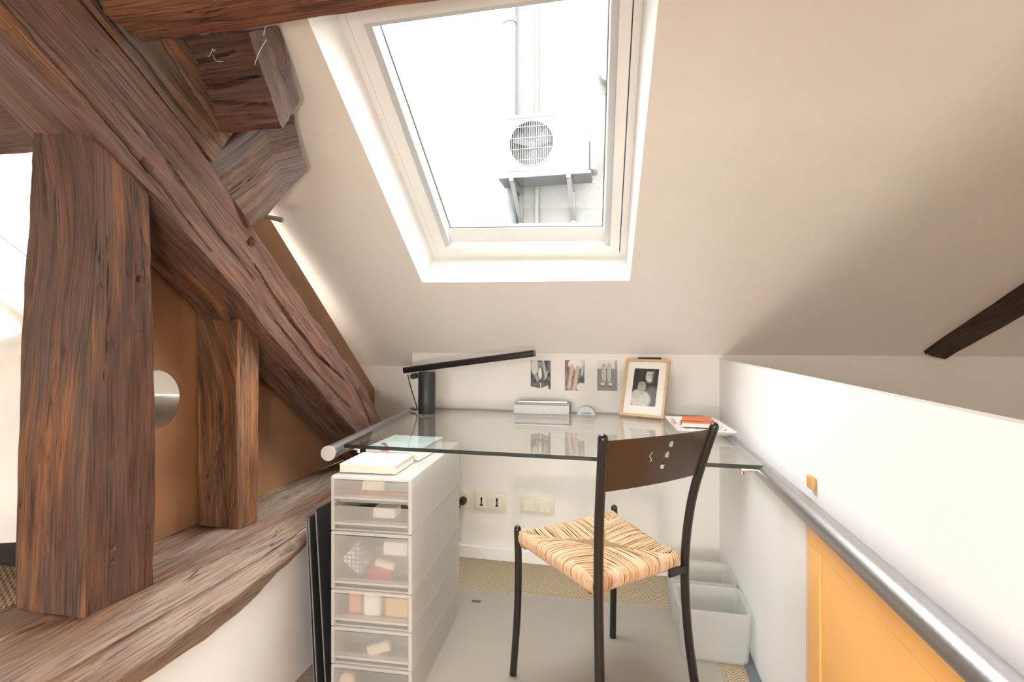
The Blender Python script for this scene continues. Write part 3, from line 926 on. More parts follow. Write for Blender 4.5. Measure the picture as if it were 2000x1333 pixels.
# seat
SA, SB, SC, SD = Vector((-0.312, 1.580, 0.468)), Vector((-0.032, 1.842, 0.468)), Vector((0.158, 1.512, 0.468)), Vector((-0.068, 1.305, 0.468))
SO = (SA + SB + SC + SD) / 4 + Vector((0, 0, -0.008))
th = 0.040
core = MB()
ins = [p_.lerp(SO, 0.035) for p_ in (SA, SB, SC, SD)]
core.prism([Vector((p_.x, p_.y, 0.468 - th)) for p_ in ins], (0, 0, th - 0.006))
simple('rush_core', (0.30, 0.17, 0.08), 0.8)
seat_o = core.build('seat', 'rush_core', chair)
sv = []; sf = []; scol = []
def strand(pts, r, col, flat=0.7):
    n = 5
    b = len(sv)
    up = Vector((0, 0, 1))
    for i, p_ in enumerate(pts):
        a = pts[max(0, i - 1)]; c_ = pts[min(len(pts) - 1, i + 1)]
        d = (c_ - a).normalized()
        side = strand.side
        nn = side.cross(d).normalized()
        for k in range(n):
            an = 2 * math.pi * k / n
            sv.append(p_ + side * math.cos(an) * r + nn * math.sin(an) * r * flat)
            scol.append(tuple(c * (0.9 + 0.2 * random.random()) for c in col))
    for i in range(len(pts) - 1):
        for k in range(n):
            k2 = (k + 1) % n
            sf.append([b + i * n + k, b + i * n + k2, b + (i + 1) * n + k2, b + (i + 1) * n + k])
pal = [(0.60, 0.39, 0.235), (0.66, 0.46, 0.30), (0.55, 0.33, 0.185), (0.70, 0.52, 0.36), (0.50, 0.28, 0.14), (0.63, 0.42, 0.26), (0.67, 0.48, 0.32)]
for (P, Q) in ((SA, SB), (SB, SC), (SC, SD), (SD, SA)):
    e = (Q - P)
    ed = e.normalized()
    outw = Vector((ed.y, -ed.x, 0))
    if outw.dot((P + Q) / 2 - SO) < 0: outw = -outw
    n = int(e.length / 0.0030)
    for k in range(n):
        q = (k + 0.5 + random.uniform(-0.3, 0.3)) / n
        p0 = P + e * q
        w = 2 * q if q < 0.5 else 2 * (1 - q)
        corner = P if q < 0.5 else Q
        inn = corner.lerp(SO, w)
        j1 = random.uniform(-0.002, 0.002)
        strand.side = ed
        top = random.uniform(-0.0012, 0.0014)
        inn = inn + ed * random.uniform(-0.004, 0.004) + Vector((0, 0, -0.003 + top * 0.5))
        mid = p0.lerp(inn, 0.45) + Vector((0, 0, 0.006 * w + top)) + ed * random.uniform(-0.002, 0.002)
        m2 = p0.lerp(inn, 0.15) + Vector((0, 0, 0.004 + top))
        pts = [p0 - outw * 0.030 + Vector((0, 0, -th - 0.004)), p0 - outw * 0.008 + Vector((0, 0, -th - 0.002)), p0 + outw * 0.002 + Vector((0, 0, -th * 0.72)) + ed * j1,
               p0 + outw * 0.004 + Vector((0, 0, -th * 0.35)) + ed * j1, p0 - outw * 0.001 + Vector((0, 0, -0.003 + top)), m2, mid, inn]
        strand(pts, 0.0020, random.choice(pal))
ro = mesh('rush_weave', sv, sf, 'rush_strands', seat_o, smooth=True, cols=scol, kind='stuff')
for (P, Q) in (((-0.3215, 1.594, 0.452), (-0.024, 1.862, 0.452)), ((-0.024, 1.862, 0.452), (0.179, 1.528, 0.452)), ((0.179, 1.528, 0.452), (-0.055, 1.292, 0.452)), ((-0.055, 1.292, 0.452), (-0.3215, 1.594, 0.452))):
    P = Vector(P); Q = Vector(Q)
    so_ = Vector((SO.x, SO.y, P.z))
    P = P.lerp(so_, 0.14); Q = Q.lerp(so_, 0.14)
    d = (Q - P).normalized(); sd = Vector((d.y, -d.x, 0)) * 0.004
    MB().prism([P - sd, P + sd, Q + sd, Q - sd], (0, 0, -0.022)).build('seat_rail', 'black_metal', chair)

MB().prism([(0.128, 1.480, 0.436), (0.133, 1.474, 0.436), (0.184, 1.520, 0.436), (0.178, 1.526, 0.436)], (0, 0, -0.020)).build('seat_bracket', 'black_metal', chair)
# ------------------------------------------------------------------ desk lamp
lamp = thing('desk_lamp', (-0.879, 2.235, GZ), 'black desk lamp with a long flat arm on the glass', 'lamp')
MB().lathe((-0.879, 2.235, GZ), [(0.0385, 0.0), (0.0395, 0.003), (0.0395, 0.188), (0.037, 0.191)], 32).build('base', 'black_plastic', lamp, smooth=True)
MB().tube([(-0.944, 2.225, 0.901), (-0.944, 2.262, 0.901)], 0.014, 18).build('hinge', 'black_plastic', lamp, smooth=True)
MB().box((-0.944, 2.240, 0.893), (-0.90, 2.250, 0.909)).build('hinge_arm', 'black_plastic', lamp)
a0, a1 = Vector((-1.005, 2.275, 0.925)), Vector((-0.370, 2.215, 1.012))
ax = (a1 - a0).normalized(); sd = Vector((ax.y, -ax.x, 0)).normalized(); upv = sd.cross(ax)
if upv.z < 0: upv = -upv
prof = []
for k in range(20):
    an = 2 * math.pi * k / 20
    prof.append((0.020 * math.copysign(abs(math.cos(an)) ** 0.5, math.cos(an)), 0.0150 * math.copysign(abs(math.sin(an)) ** 0.6, math.sin(an))))
m = MB()
m.prism([a0 + sd * u_ + upv * v_ for u_, v_ in prof], a1 - a0)
arm = m.build('arm', 'black_metal', lamp, smooth=True)
MB().prism([a0 + ax * 0.30 + sd * u_ - upv * 0.0153 for u_ in (-0.014, 0.014)] + [a1 - ax * 0.02 + sd * u_ - upv * 0.0153 for u_ in (0.014, -0.014)], -upv * 0.001).build('diffuser', 'white_trim', arm)
MB().tube(spline([(-0.985, 2.262, 0.905), (-0.968, 2.250, 0.86), (-0.945, 2.240, 0.80), (-0.935, 2.245, 0.765), (-0.94, 2.262, 0.742), (-0.98, 2.29, 0.741), (-1.0, 2.33, 0.735)], 8), 0.003, 8).build('cable', 'black_plastic', lamp, smooth=True)

# ------------------------------------------------------------------ prints
def blob(x, y, cx, cy, rx, ry, soft=0.15):
    d = math.hypot((x - cx) / rx, (y - cy) / ry)
    return max(0.0, min(1.0, (1 + soft - d) / (2 * soft)))
def seg(x, y, x0, y0, x1, y1, w, soft=0.3):
    dx, dy = x1 - x0, y1 - y0
    q = max(0, min(1, ((x - x0) * dx + (y - y0) * dy) / (dx * dx + dy * dy)))
    d = math.hypot(x - x0 - q * dx, y - y0 - q * dy) / w
    return max(0.0, min(1.0, (1 + soft - d) / (2 * soft)))
def mixc(a, b, f): return tuple(p * (1 - f) + q * f for p, q in zip(a, b))
G = lambda v: (v, v * 0.97, v * 0.92)
def print_mesh(name, corner, ex, ey, nx, ny, fn, parent=None, off=None, **kw):
    vs = []; cs = []; fs = []
    for j in range(ny + 1):
        for i in range(nx + 1):
            u_, v_ = i / nx, j / ny
            vs.append(Vector(corner) + Vector(ex) * u_ + Vector(ey) * v_)
            cs.append(fn(u_, v_))
    for j in range(ny):
        for i in range(nx):
            a = j * (nx + 1) + i
            fs.append([a, a + 1, a + nx + 2, a + nx + 1])
    if off is not None:                          # paper thickness
        n0 = len(vs)
        loop = [0, nx, (nx + 1) * (ny + 1) - 1, (nx + 1) * ny]
        for k in loop:
            vs.append(vs[k] + Vector(off)); cs.append(G(0.8))
        fs.append([n0 + 3, n0 + 2, n0 + 1, n0])
    return mesh(name, vs, fs, 'print', parent, cols=cs, **kw)
def border(fn, b=0.035):
    def g_(u_, v_):
        if u_ < b or u_ > 1 - b or v_ < b * 0.66 or v_ > 1 - b * 0.66: return G(0.78)
        return fn((u_ - b) / (1 - 2 * b), (v_ - b * 0.66) / (1 - 1.32 * b))
    return g_
def ph1(u_, v_):
    c = G(0.10 + 0.12 * noise.noise((u_ * 6, v_ * 9, 1)))
    c = mixc(c, G(0.62), blob(u_, v_, 0.20, 0.80, 0.18, 0.30))
    c = mixc(c, G(0.45), seg(u_, v_, 0.62, 0.98, 0.75, 0.45, 0.06))
    c = mixc(c, G(0.75), blob(u_, v_, 0.47, 0.55, 0.09, 0.20))
    c = mixc(c, G(0.30), seg(u_, v_, 0.40, 0.92, 0.62, 0.90, 0.03)); c = mixc(c, G(0.30), seg(u_, v_, 0.40, 0.84, 0.62, 0.82, 0.03))
    c = mixc(c, G(0.40), seg(u_, v_, 0.25, 0.5, 0.35, 0.3, 0.05)); c = mixc(c, G(0.5), seg(u_, v_, 0.85, 0.6, 0.7, 0.35, 0.03))
    if v_ < 0.12 + 0.9 * abs(u_ - 0.45) * 0.2 and not (u_ > 0.88): c = mixc(c, G(0.80), 1.0 if v_ < 0.03 + 0.30 * abs(u_ - 0.5) * (1 if u_ > 0.5 else 0.45) else 0)
    c = mixc(c, G(0.8), seg(u_, v_, 0.49, 0.22, 0.49, 0.0, 0.015))
    return c
def ph2(u_, v_):
    c = G(0.18 + 0.16 * noise.noise((u_ * 7, v_ * 8, 4)))
    c = mixc(c, (0.28, 0.10, 0.09), blob(u_, v_, 0.08, 0.82, 0.14, 0.25))
    c = mixc(c, G(0.80), blob(u_, v_, 0.55, 0.90, 0.33, 0.22))
    sk = (0.62, 0.44, 0.36)
    c = mixc(c, sk, seg(u_, v_, 0.38, 0.78, 0.22, 0.12, 0.09)); c = mixc(c, sk, seg(u_, v_, 0.66, 0.74, 0.46, 0.02, 0.09))
    c = mixc(c, (0.30, 0.16, 0.12), seg(u_, v_, 0.5, 0.74, 0.34, 0.3, 0.02))
    c = mixc(c, G(0.75), blob(u_, v_, 0.85, 0.12, 0.25, 0.14)); c = mixc(c, (0.05, 0.09, 0.08), blob(u_, v_, 0.88, 0.36, 0.18, 0.10))
    c = mixc(c, G(0.66), blob(u_, v_, 0.22, 0.86, 0.05, 0.09)); c = mixc(c, G(0.62), seg(u_, v_, 0.93, 0.98, 0.86, 0.55, 0.05))
    return c
def ph3(u_, v_):
    c = G(0.68) if v_ > 0.72 else G(0.26 + 0.10 * noise.noise((u_ * 30, v_ * 40, 2)))
    c = mixc(c, G(0.34), blob(u_, v_, 0.94, 0.85, 0.07, 0.16))
    for cx in (0.34, 0.60):
        s_ = 1 if cx > 0.5 else -1
        c = mixc(c, G(0.16), blob(u_, v_, cx, 0.56, 0.13, 0.32)); c = mixc(c, G(0.60 + 0.15 * noise.noise((u_ * 25, v_ * 20, 9))), blob(u_, v_, cx, 0.55, 0.10, 0.29))
        c = mixc(c, G(0.14), blob(u_, v_, cx + s_ * 0.06, 0.20, 0.14, 0.07)); c = mixc(c, G(0.68), blob(u_, v_, cx + s_ * 0.06, 0.22, 0.11, 0.045))
        c = mixc(c, G(0.12), seg(u_, v_, cx, 0.78, cx, 0.3, 0.012))
    return c
for (x0, x1, z0, z1, fn, lb) in ((-0.429, -0.325, 0.830, 0.974, ph1, 'small black and white clothing photo, leftmost of three pinned up'),
                                 (-0.264, -0.165, 0.826, 0.977, ph2, 'small tinted photo of bare legs, middle of three pinned up'),
                                 (-0.113, -0.014, 0.829, 0.978, ph3, 'small grey photo of two boots, rightmost of three pinned up')):
    print_mesh('photo_print', (x0, 2.4285, z0), (x1 - x0, 0, 0), (0, 0, z1 - z0), 44, 64, border(fn, 0.03), off=(0, 0.001, 0), label=lb, cat='photo', group='photos pinned over the desk')

# framed portrait leaning on the desk
BL, BR = Vector((-0.006, 2.335, GZ + 0.0045)), Vector((0.178, 2.262, GZ + 0.0045))
ex = (BR - BL); FW = ex.length; exn = ex.normalized()
nb = Vector((-exn.y, exn.x, 0))                       # away from the viewer
lean = math.radians(20)
eyn = (Vector((0, 0, 1)) * math.cos(lean) + nb * math.sin(lean)).normalized()
fnn = exn.cross(eyn).normalized()                      # toward the viewer
FH = 0.262
pf = thing('picture_frame', BL + ex * 0.5, 'pale wooden frame with a black and white portrait leaning on the desk', 'picture frame')
def fpt(u_, v_, d=0.0): return BL + exn * u_ + eyn * v_ + fnn * d
fw_ = 0.011
for (u0, u1, v0, v1) in ((0, FW, 0, fw_), (0, FW, FH - fw_, FH), (0, fw_, fw_, FH - fw_), (FW - fw_, FW, fw_, FH - fw_)):
    MB().prism([fpt(u0, v0, -0.008), fpt(u1, v0, -0.008), fpt(u1, v1, -0.008), fpt(u0, v1, -0.008)], fnn * 0.016).build('frame_bar', 'light_oak', pf)
MB().prism([fpt(fw_, fw_, -0.006), fpt(FW - fw_, fw_, -0.006), fpt(FW - fw_, FH - fw_, -0.006), fpt(fw_, FH - fw_, -0.006)], fnn * 0.004).build('mount_board', 'mat_board', pf)
MB().prism([fpt(0.06, 0.01, -0.010), fpt(FW - 0.06, 0.01, -0.010), fpt(FW - 0.06, FH * 0.75, -0.010), fpt(0.06, FH * 0.75, -0.010)], -fnn * 0.002).build('backing', 'black_board', pf)
MB().prism([fpt(FW - 0.035, 0.0, -0.012), fpt(FW - 0.02, 0.0, -0.012), fpt(FW - 0.05, FH * 0.5, -0.012), fpt(FW - 0.065, FH * 0.5, -0.012)], -nb * -0.03).build('easel_leg', 'black_board', pf)
def portrait(u_, v_):
    c = G(0.035 + 0.02 * noise.noise((u_ * 5, v_ * 5, 1)))
    c = mixc(c, G(0.16), blob(u_, v_, 0.80, 0.20, 0.35, 0.32))                     # dark jersey
    c = mixc(c, G(0.02), blob(u_, v_, 0.66, 0.80, 0.25, 0.22))                     # hair
    c = mixc(c, G(0.50), blob(u_, v_, 0.66, 0.80, 0.165, 0.18))                     # face
    c = mixc(c, G(0.62), blob(u_, v_, 0.60, 0.74, 0.07, 0.05, 0.5)); c = mixc(c, G(0.05), 0.8 * blob(u_, v_, 0.61, 0.83, 0.030, 0.010)); c = mixc(c, G(0.05), 0.8 * blob(u_, v_, 0.73, 0.83, 0.030, 0.010))
    c = mixc(c, G(0.80), blob(u_, v_, 0.67, 0.695, 0.065, 0.018)); c = mixc(c, G(0.38), 0.6 * blob(u_, v_, 0.68, 0.765, 0.015, 0.03)); c = mixc(c, G(0.16), blob(u_, v_, 0.80, 0.80, 0.05, 0.14, 0.6))
    c = mixc(c, G(0.02), blob(u_, v_, 0.66, 0.97, 0.15, 0.05)); c = mixc(c, G(0.04), blob(u_, v_, 0.86, 0.72, 0.06, 0.18))
    c = mixc(c, G(0.62 + 0.18 * noise.noise((u_ * 14, v_ * 14, 3))), blob(u_, v_, 0.36, 0.16, 0.42, 0.24))  # white smock
    c = mixc(c, G(0.55), blob(u_, v_, 0.20, 0.30, 0.20, 0.12))
    c = mixc(c, G(0.42), blob(u_, v_, 0.38, 0.50, 0.165, 0.135)); c = mixc(c, G(0.32), blob(u_, v_, 0.38, 0.585, 0.15, 0.06))
    c = mixc(c, G(0.06), 0.7 * blob(u_, v_, 0.34, 0.485, 0.024, 0.010)); c = mixc(c, G(0.06), 0.7 * blob(u_, v_, 0.46, 0.485, 0.024, 0.010))
    c = mixc(c, G(0.18), blob(u_, v_, 0.41, 0.405, 0.03, 0.012)); c = mixc(c, G(0.45), blob(u_, v_, 0.42, 0.33, 0.06, 0.05))
    return c
print_mesh('portrait_print', fpt(0.042, 0.050, -0.0015), exn * (FW - 0.086), eyn * (FH - 0.092), 56, 84, portrait, pf)
MB().prism([(0.075, 2.408, GZ + 0.001), (0.180, 2.408, GZ + 0.001), (0.180, 2.424, 0.990), (0.075, 2.424, 0.990)], (0, 0.003, 0)).build('black_card', 'black_board', label='thin black card propped on the wall behind the picture frame', cat='card')

# ------------------------------------------------------------------ things on the desk
tr = thing('pen_tray', (-0.355, 2.345, GZ), 'long brushed steel box with a rolled lid on the glass', 'box')
MB().prism([(-0.484, 2.312, GZ + 0.001), (-0.484, 2.312, GZ + 0.040), (-0.478, 2.322, GZ + 0.050), (-0.478, 2.375, GZ + 0.050), (-0.484, 2.385, GZ + 0.001)], (0.254, 0.006, 0)).build('body', 'brushed_steel', tr)
MB().tube([(-0.468, 2.335, GZ + 0.053), (-0.240, 2.340, GZ + 0.053)], 0.008, 14).build('lid_roll', 'steel', tr, smooth=True)
dm = thing('tape_dome', (-0.153, 2.33, GZ), 'small half round chrome holder on the glass', 'holder')
prof = [(0.040 * math.cos(math.pi * k / 20), 0.040 * math.sin(math.pi * k / 20)) for k in range(21)]
MB().prism([(-0.153 + a, 2.320, GZ + 0.001 + b) for a, b in prof], (0, 0.03, 0)).build('body', 'brushed_steel', dm, smooth=True)
MB().box((-0.175, 2.3165, GZ + 0.008), (-0.131, 2.3195, GZ + 0.011)).build('slot', 'gasket', dm)
# square china dish with notebook
dish = thing('china_dish', (0.285, 2.07, GZ), 'square white china dish with a faint flower pattern', 'dish')
nx = 40
def dish_pt(u_, v_):
    x = 0.185 + 0.195 * u_ ; y = 1.885 + 0.33 * v_
    e = max(abs(u_ - 0.5), abs(v_ - 0.5)) * 2
    z = GZ + 0.004 + 0.022 * max(0, (e - 0.72) / 0.28) ** 1.5
    return Vector((x - 0.02 * v_ + 0.01, y, z))
def dish_col(u_, v_):
    q = noise.noise((u_ * 9, v_ * 15, 4.0)); q2 = noise.noise((u_ * 14, v_ * 22, 9.0))
    c = (0.82, 0.79, 0.75)
    if q > 0.12: c = mixc(c, (0.62, 0.30, 0.30), min(0.8, (q - 0.12) * 5))
    if q2 > 0.2: c = mixc(c, (0.20, 0.18, 0.24), min(0.8, (q2 - 0.2) * 5))
    e = max(abs(u_ - 0.5), abs(v_ - 0.5)) * 2
    return (0.84, 0.81, 0.76) if e > 0.93 else c
vs = []; cs = []; fs = []
for lay in (0, 1):
    for j in range(nx + 1):
        for i in range(nx + 1):
            vs.append(dish_pt(i / nx, j / nx) - Vector((0, 0, 0.0035 * lay)))
            cs.append(dish_col(i / nx, j / nx) if lay == 0 else (0.82, 0.79, 0.74))
N1 = (nx + 1) ** 2
for j in range(nx):
    for i in range(nx):
        a = j * (nx + 1) + i
        fs.append([a, a + 1, a + nx + 2, a + nx + 1]); fs.append([a + N1, a + nx + 1 + N1, a + nx + 2 + N1, a + 1 + N1])
for i in range(nx):
    for (a, b) in ((i, i + 1), (nx * (nx + 1) + i + 1, nx * (nx + 1) + i), ((i + 1) * (nx + 1), i * (nx + 1)), (i * (nx + 1) + nx, (i + 1) * (nx + 1) + nx)):
        fs.append([b, a, a + N1, b + N1])
mesh('plate', vs, fs, 'floral_china', dish, smooth=True, cols=cs)
Mn = Matrix.Translation((0.292, 2.13, GZ + 0.0085)) @ Matrix.Rotation(math.radians(-8), 4, 'Z')
nbk = thing('notebook', Mn.translation, 'orange notebook with a dark elastic band lying in the china dish', 'notebook')
MB().box((-0.055, -0.08, 0.0), (0.055, 0.08, 0.003), 0.001, M=Mn).build('back_cover', 'paper', nbk)
MB().box((-0.053, -0.078, 0.003), (0.053, 0.078, 0.015), 0.001, M=Mn).build('pages', 'paper', nbk)
MB().box((-0.055, -0.08, 0.015), (0.055, 0.08, 0.018), 0.001, M=Mn).build('cover', 'orange_cover', nbk)
MB().box((-0.0565, -0.05, -0.0005), (0.0565, -0.045, 0.0195), M=Mn).build('elastic_band', 'black_plastic', nbk)

# ------------------------------------------------------------------ drawer tower
DW, DD = 0.250, 0.530
MD = Matrix.Translation((-0.594, 1.395, 0)) @ Matrix.Rotation(math.radians(3.0), 4, 'Z')    # front right corner on the floor
mods = [(0.0, 0.112, 1), (0.112, 0.224, 1), (0.224, 0.334, 1), (0.334, 0.508, 1), (0.508, 0.672, 2)]
mod_lab = ['cloudy plastic drawer unit at the foot of the tower', 'cloudy plastic drawer unit second from the floor', 'cloudy plastic drawer unit holding a yellow box and white roll',
           'deep cloudy plastic drawer unit holding a patterned pouch', 'cloudy plastic two-drawer unit on top of the tower']
tw = 0.004
for (z0, z1, nd), lb in zip(mods, mod_lab):
    u_ = thing('drawer_unit', MD @ Vector((-DW / 2, DD / 2, z0)), lb, 'drawer unit', 'stacked plastic drawers under the desk')
    z1e = z1 - 0.003
    c = MB()
    c.box((-DW, 0, z0), (-DW + tw, DD, z1e), 0.001, M=MD); c.box((-tw, 0, z0), (0, DD, z1e), 0.001, M=MD)
    c.box((-DW, DD - tw, z0), (0, DD, z1e), M=MD)
    c.box((-DW, 0, z0), (0, DD, z0 + tw), M=MD); c.box((-DW, 0, z1e - tw), (0, DD, z1e), 0.001, M=MD)
    c.build('case', 'pp_case', u_)
    # front rim of the case
    rim = MB()
    rim.box((-DW, -0.006, z0), (-DW + 0.010, 0.002, z1e), 0.002, M=MD); rim.box((-0.010, -0.006, z0), (0, 0.002, z1e), 0.002, M=MD)
    rim.box((-DW, -0.006, z1e - 0.009), (0, 0.002, z1e), 0.002, M=MD)
    rim.build('front_rim', 'pp_case', u_)
    hh = (z1e - 0.010 - z0) / nd
    for k in range(nd):
        a = z0 + 0.004 + hh * k; b = a + hh - 0.006
        d = MB()
        x0, x1 = -DW + 0.011, -0.011
        lip = 0.018
        d.box((x0, -0.004, a + lip), (x1, 0.0, b), 0.001, M=MD)                 # front
        d.box((x0, 0.014, a), (x1, 0.018, a + lip + 0.004), M=MD)                # recessed grip below it
        d.box((x0, 0.0, a), (x0 + 0.003, DD - 0.02, b - 0.012), M=MD); d.box((x1 - 0.003, 0.0, a), (x1, DD - 0.02, b - 0.012), M=MD)
        d.box((x0, 0.014, a), (x1, DD - 0.02, a + 0.003), M=MD); d.box((x0, DD - 0.024, a), (x1, DD - 0.02, b - 0.012), M=MD)
        do = d.build('drawer', 'pp_drawer', u_)
        MB().box((x0, -0.008, a + lip - 0.003), (x1, 0.014, a + lip + 0.004), 0.0015, M=MD).build('finger_grip', 'pp_case', do)
def content(name, lo, hi, mat, label, cat, rot=0.0):
    c = (Vector(lo) + Vector(hi)) / 2
    Mx = MD @ Matrix.Translation(c) @ Matrix.Rotation(rot, 4, 'Y')
    h = (Vector(hi) - Vector(lo)) / 2
    MB().box(-h, h, min(h) * 0.25, M=Mx).build(name, mat, label=label, cat=cat)
def pouch_mat():
    t = NT('pouch_pattern')
    tc = t.n('TexCoord'); ck_ = t.n('TexVoronoi'); ck_.inputs['Scale'].default_value = 75; ck_.inputs['Randomness'].default_value = 0.15
    t.l(tc.outputs['Object'], ck_.inputs['Vector'])
    r_ = t.ramp(ck_.outputs['Distance'], [(0.35, (0.80, 0.80, 0.78)), (0.45, (0.20, 0.22, 0.24))])
    t.principled(r_.outputs[0], 0.7)
pouch_mat()
content('patterned_pouch', (-0.208, 0.008, 0.385), (-0.136, 0.024, 0.457), 'pouch_pattern', 'grey and white patterned pouch tilted inside the deep drawer', 'pouch', math.radians(40))
content('white_carton', (-0.100, 0.025, 0.430), (-0.025, 0.10, 0.470), 'paper', 'white carton inside the deep drawer beside the patterned pouch', 'carton')
content('folded_card', (-0.120, 0.010, 0.398), (-0.060, 0.030, 0.416), 'cream_paper', 'cream folded card inside the deep drawer', 'card', math.radians(12))
content('dark_folder', (-0.228, 0.060, 0.352), (-0.022, 0.12, 0.440), 'dark_blue_grey', 'dark folder at the back of the deep drawer', 'folder')
content('red_cloth', (-0.150, 0.024, 0.346), (-0.080, 0.055, 0.392), 'red_cloth', 'dull red cloth on the floor of the deep drawer', 'cloth')
content('salmon_box', (-0.208, 0.022, 0.250), (-0.170, 0.10, 0.312), 'salmon', 'salmon box in the third drawer from the floor', 'box')
content('white_roll', (-0.158, 0.014, 0.250), (-0.105, 0.07, 0.315), 'paper', 'white roll in the third drawer between two boxes', 'roll')
content('yellow_box', (-0.092, 0.018, 0.250), (-0.018, 0.10, 0.308), 'cardboard', 'yellow cardboard box in the third drawer from the floor', 'box')
content('grey_bundle', (-0.220, 0.06, 0.136), (-0.020, 0.16, 0.195), 'dark_blue_grey', 'grey bundle in the second drawer from the floor', 'bundle')
content('beige_envelope', (-0.145, 0.012, 0.142), (-0.075, 0.03, 0.170), 'cream_paper', 'beige envelope in the second drawer from the floor', 'envelope', math.radians(-20))
content('brown_bundle', (-0.190, 0.05, 0.026), (-0.030, 0.15, 0.085), 'ac_dark', 'dark bundle in the bottom drawer', 'bundle')
MB().tube([MD @ Vector((-0.205, 0.006, 0.056)), MD @ Vector((-0.205, 0.020, 0.056))], 0.024, 24).build('tape_reel', 'peach_wood', label='round peach tape reel in the bottom drawer', cat='tape', smooth=True)
content('cream_bundle', (-0.165, 0.02, 0.622), (-0.095, 0.10, 0.650), 'cream_paper', 'cream bundle in the topmost drawer', 'bundle')
content('blue_grey_case', (-0.085, 0.02, 0.622), (-0.018, 0.10, 0.648), 'dark_blue_grey', 'blue grey case in the topmost drawer', 'case')
content('red_pencil_box', (-0.228, 0.03, 0.606), (-0.02, 0.10, 0.616), 'red_cloth', 'thin red box flat in the topmost drawer', 'box')
content('dark_stapler', (-0.190, 0.02, 0.545), (-0.140, 0.06, 0.566), 'black_plastic', 'dark stapler in the drawer below the topmost', 'stapler')
content('pale_card_pack', (-0.130, 0.02, 0.542), (-0.060, 0.07, 0.572), 'paper', 'pale pack of cards in the drawer below the topmost', 'pack')
# books lying on the tower, below the glass
def book(z, h, x0, x1, y0, y1, rot, cover, pages, lb, name='book', tab=False):
    Mb = MD @ Matrix.Translation((x0, y0, z)) @ Matrix.Rotation(math.radians(rot), 4, 'Z')
    b = thing(name, Mb @ Vector(((x1 - x0) / 2, (y1 - y0) / 2, 0)), lb, 'book', 'books on the drawer tower')
    w, d = x1 - x0, y1 - y0
    MB().box((0, 0, 0), (w, d, 0.0015), M=Mb).build('back_cover', cover, b)
    MB().box((0.001, 0.001, 0.0015), (w - 0.003, d - 0.002, h - 0.0015), 0.001, M=Mb).build('pages', pages, b)
    MB().box((0, 0, h - 0.0015), (w, d, h), M=Mb).build('cover', cover, b)
    return b, Mb
b1, _ = book(0.672, 0.024, -0.242, -0.062, 0.030, 0.19, 0, 'paper', 'cream_paper', 'thick white paperback nearest the viewer on the drawer tower')
b2, Mb2 = book(0.672, 0.036, -0.245, -0.050, 0.215, 0.44, -4, 'pale_blue_cover', 'paper', 'pale blue book lying behind the white paperback under the glass')
bd = thing('hair_slide', Mb2 @ Vector((0.05, 0.04, 0.036)), 'small maroon ribbon on the pale blue book', 'ribbon')
MB().tube([Mb2 @ Vector(q) for q in ((0.030, 0.055, 0.039), (0.045, 0.050, 0.040), (0.060, 0.035, 0.039), (0.075, 0.018, 0.0385))], [0.001, 0.003, 0.003, 0.001], 8).build('ribbon_band', 'maroon', bd, smooth=True)
MB().box((0.06, -0.006, 0.028), (0.088, 0.002, 0.034), M=Mb2).build('page_marker', 'magenta', b2)

# black boards leaning on the left wall beside the tower
for k, (xb, xt, y0, y1, hz, lb) in enumerate(((-0.930, -0.957, 1.42, 1.80, 0.520, 'large black portfolio board nearest the white wall'), (-0.910, -0.940, 1.405, 1.78, 0.528, 'large black portfolio board, middle of the three'),
                                               (-0.890, -0.925, 1.42, 1.84, 0.548, 'large black portfolio board nearest the drawers'))):
    bo_ = thing('portfolio_board', (xb, (y0 + y1) / 2, 0), lb, 'board', 'black boards leaning beside the drawers')
    MB().prism([(xb, y0, 0.001), (xb, y1, 0.001), (xt, y1, hz), (xt, y0, hz)], (0.006, 0, 0)).build('cover', 'black_board', bo_)
    MB().prism([(xb + 0.0012, y0 - 0.0015, 0.002), (xb + 0.0048, y0 - 0.0015, 0.002), (xt + 0.0048, y0 - 0.0015, hz - 0.001), (xt + 0.0012, y0 - 0.0015, hz - 0.001)], (0, 0.0014, 0)).build('edge_strip', 'board_edge', bo_)

# ------------------------------------------------------------------ sockets and switches on the lining board
YP = 2.43
def plate(x0, x1, z0, z1, name, lb, cat):
    o = thing(name, ((x0 + x1) / 2, YP, z0), lb, cat)
    MB().box((x0, YP - 0.009, z0), (x1, YP - 0.0005, z1), 0.003).build('cover_plate', 'cream_plastic', o, smooth=True)
    return o
s1 = plate(-0.822, -0.722, 0.236, 0.322, 'wall_socket', 'cream power socket half hidden behind the drawers with a black plug', 'socket')
MB().box((-0.795, YP - 0.012, 0.248), (-0.735, YP - 0.009, 0.312), 0.002).build('insert', 'cream_plastic_light', s1)
s2 = plate(-0.712, -0.546, 0.233, 0.322, 'phone_socket', 'cream double phone socket with two dark T slots', 'socket')
for cx in (-0.668, -0.590):
    q = MB().box((cx - 0.027, YP - 0.012, 0.247), (cx + 0.027, YP - 0.009, 0.308), 0.002).build('insert', 'cream_plastic_light', s2)
    MB().box((cx - 0.003, YP - 0.0135, 0.258), (cx + 0.003, YP - 0.0118, 0.299), 0.0).box((cx - 0.0075, YP - 0.0135, 0.258), (cx + 0.0075, YP - 0.0118, 0.265)).box((cx - 0.0042, YP - 0.0135, 0.285), (cx + 0.0042, YP - 0.0118, 0.296)).build('t_slot', 'black_plastic', q)
s3 = plate(-0.475, -0.310, 0.236, 0.318, 'wall_switch', 'cream double plate with two square data outlets', 'outlet')
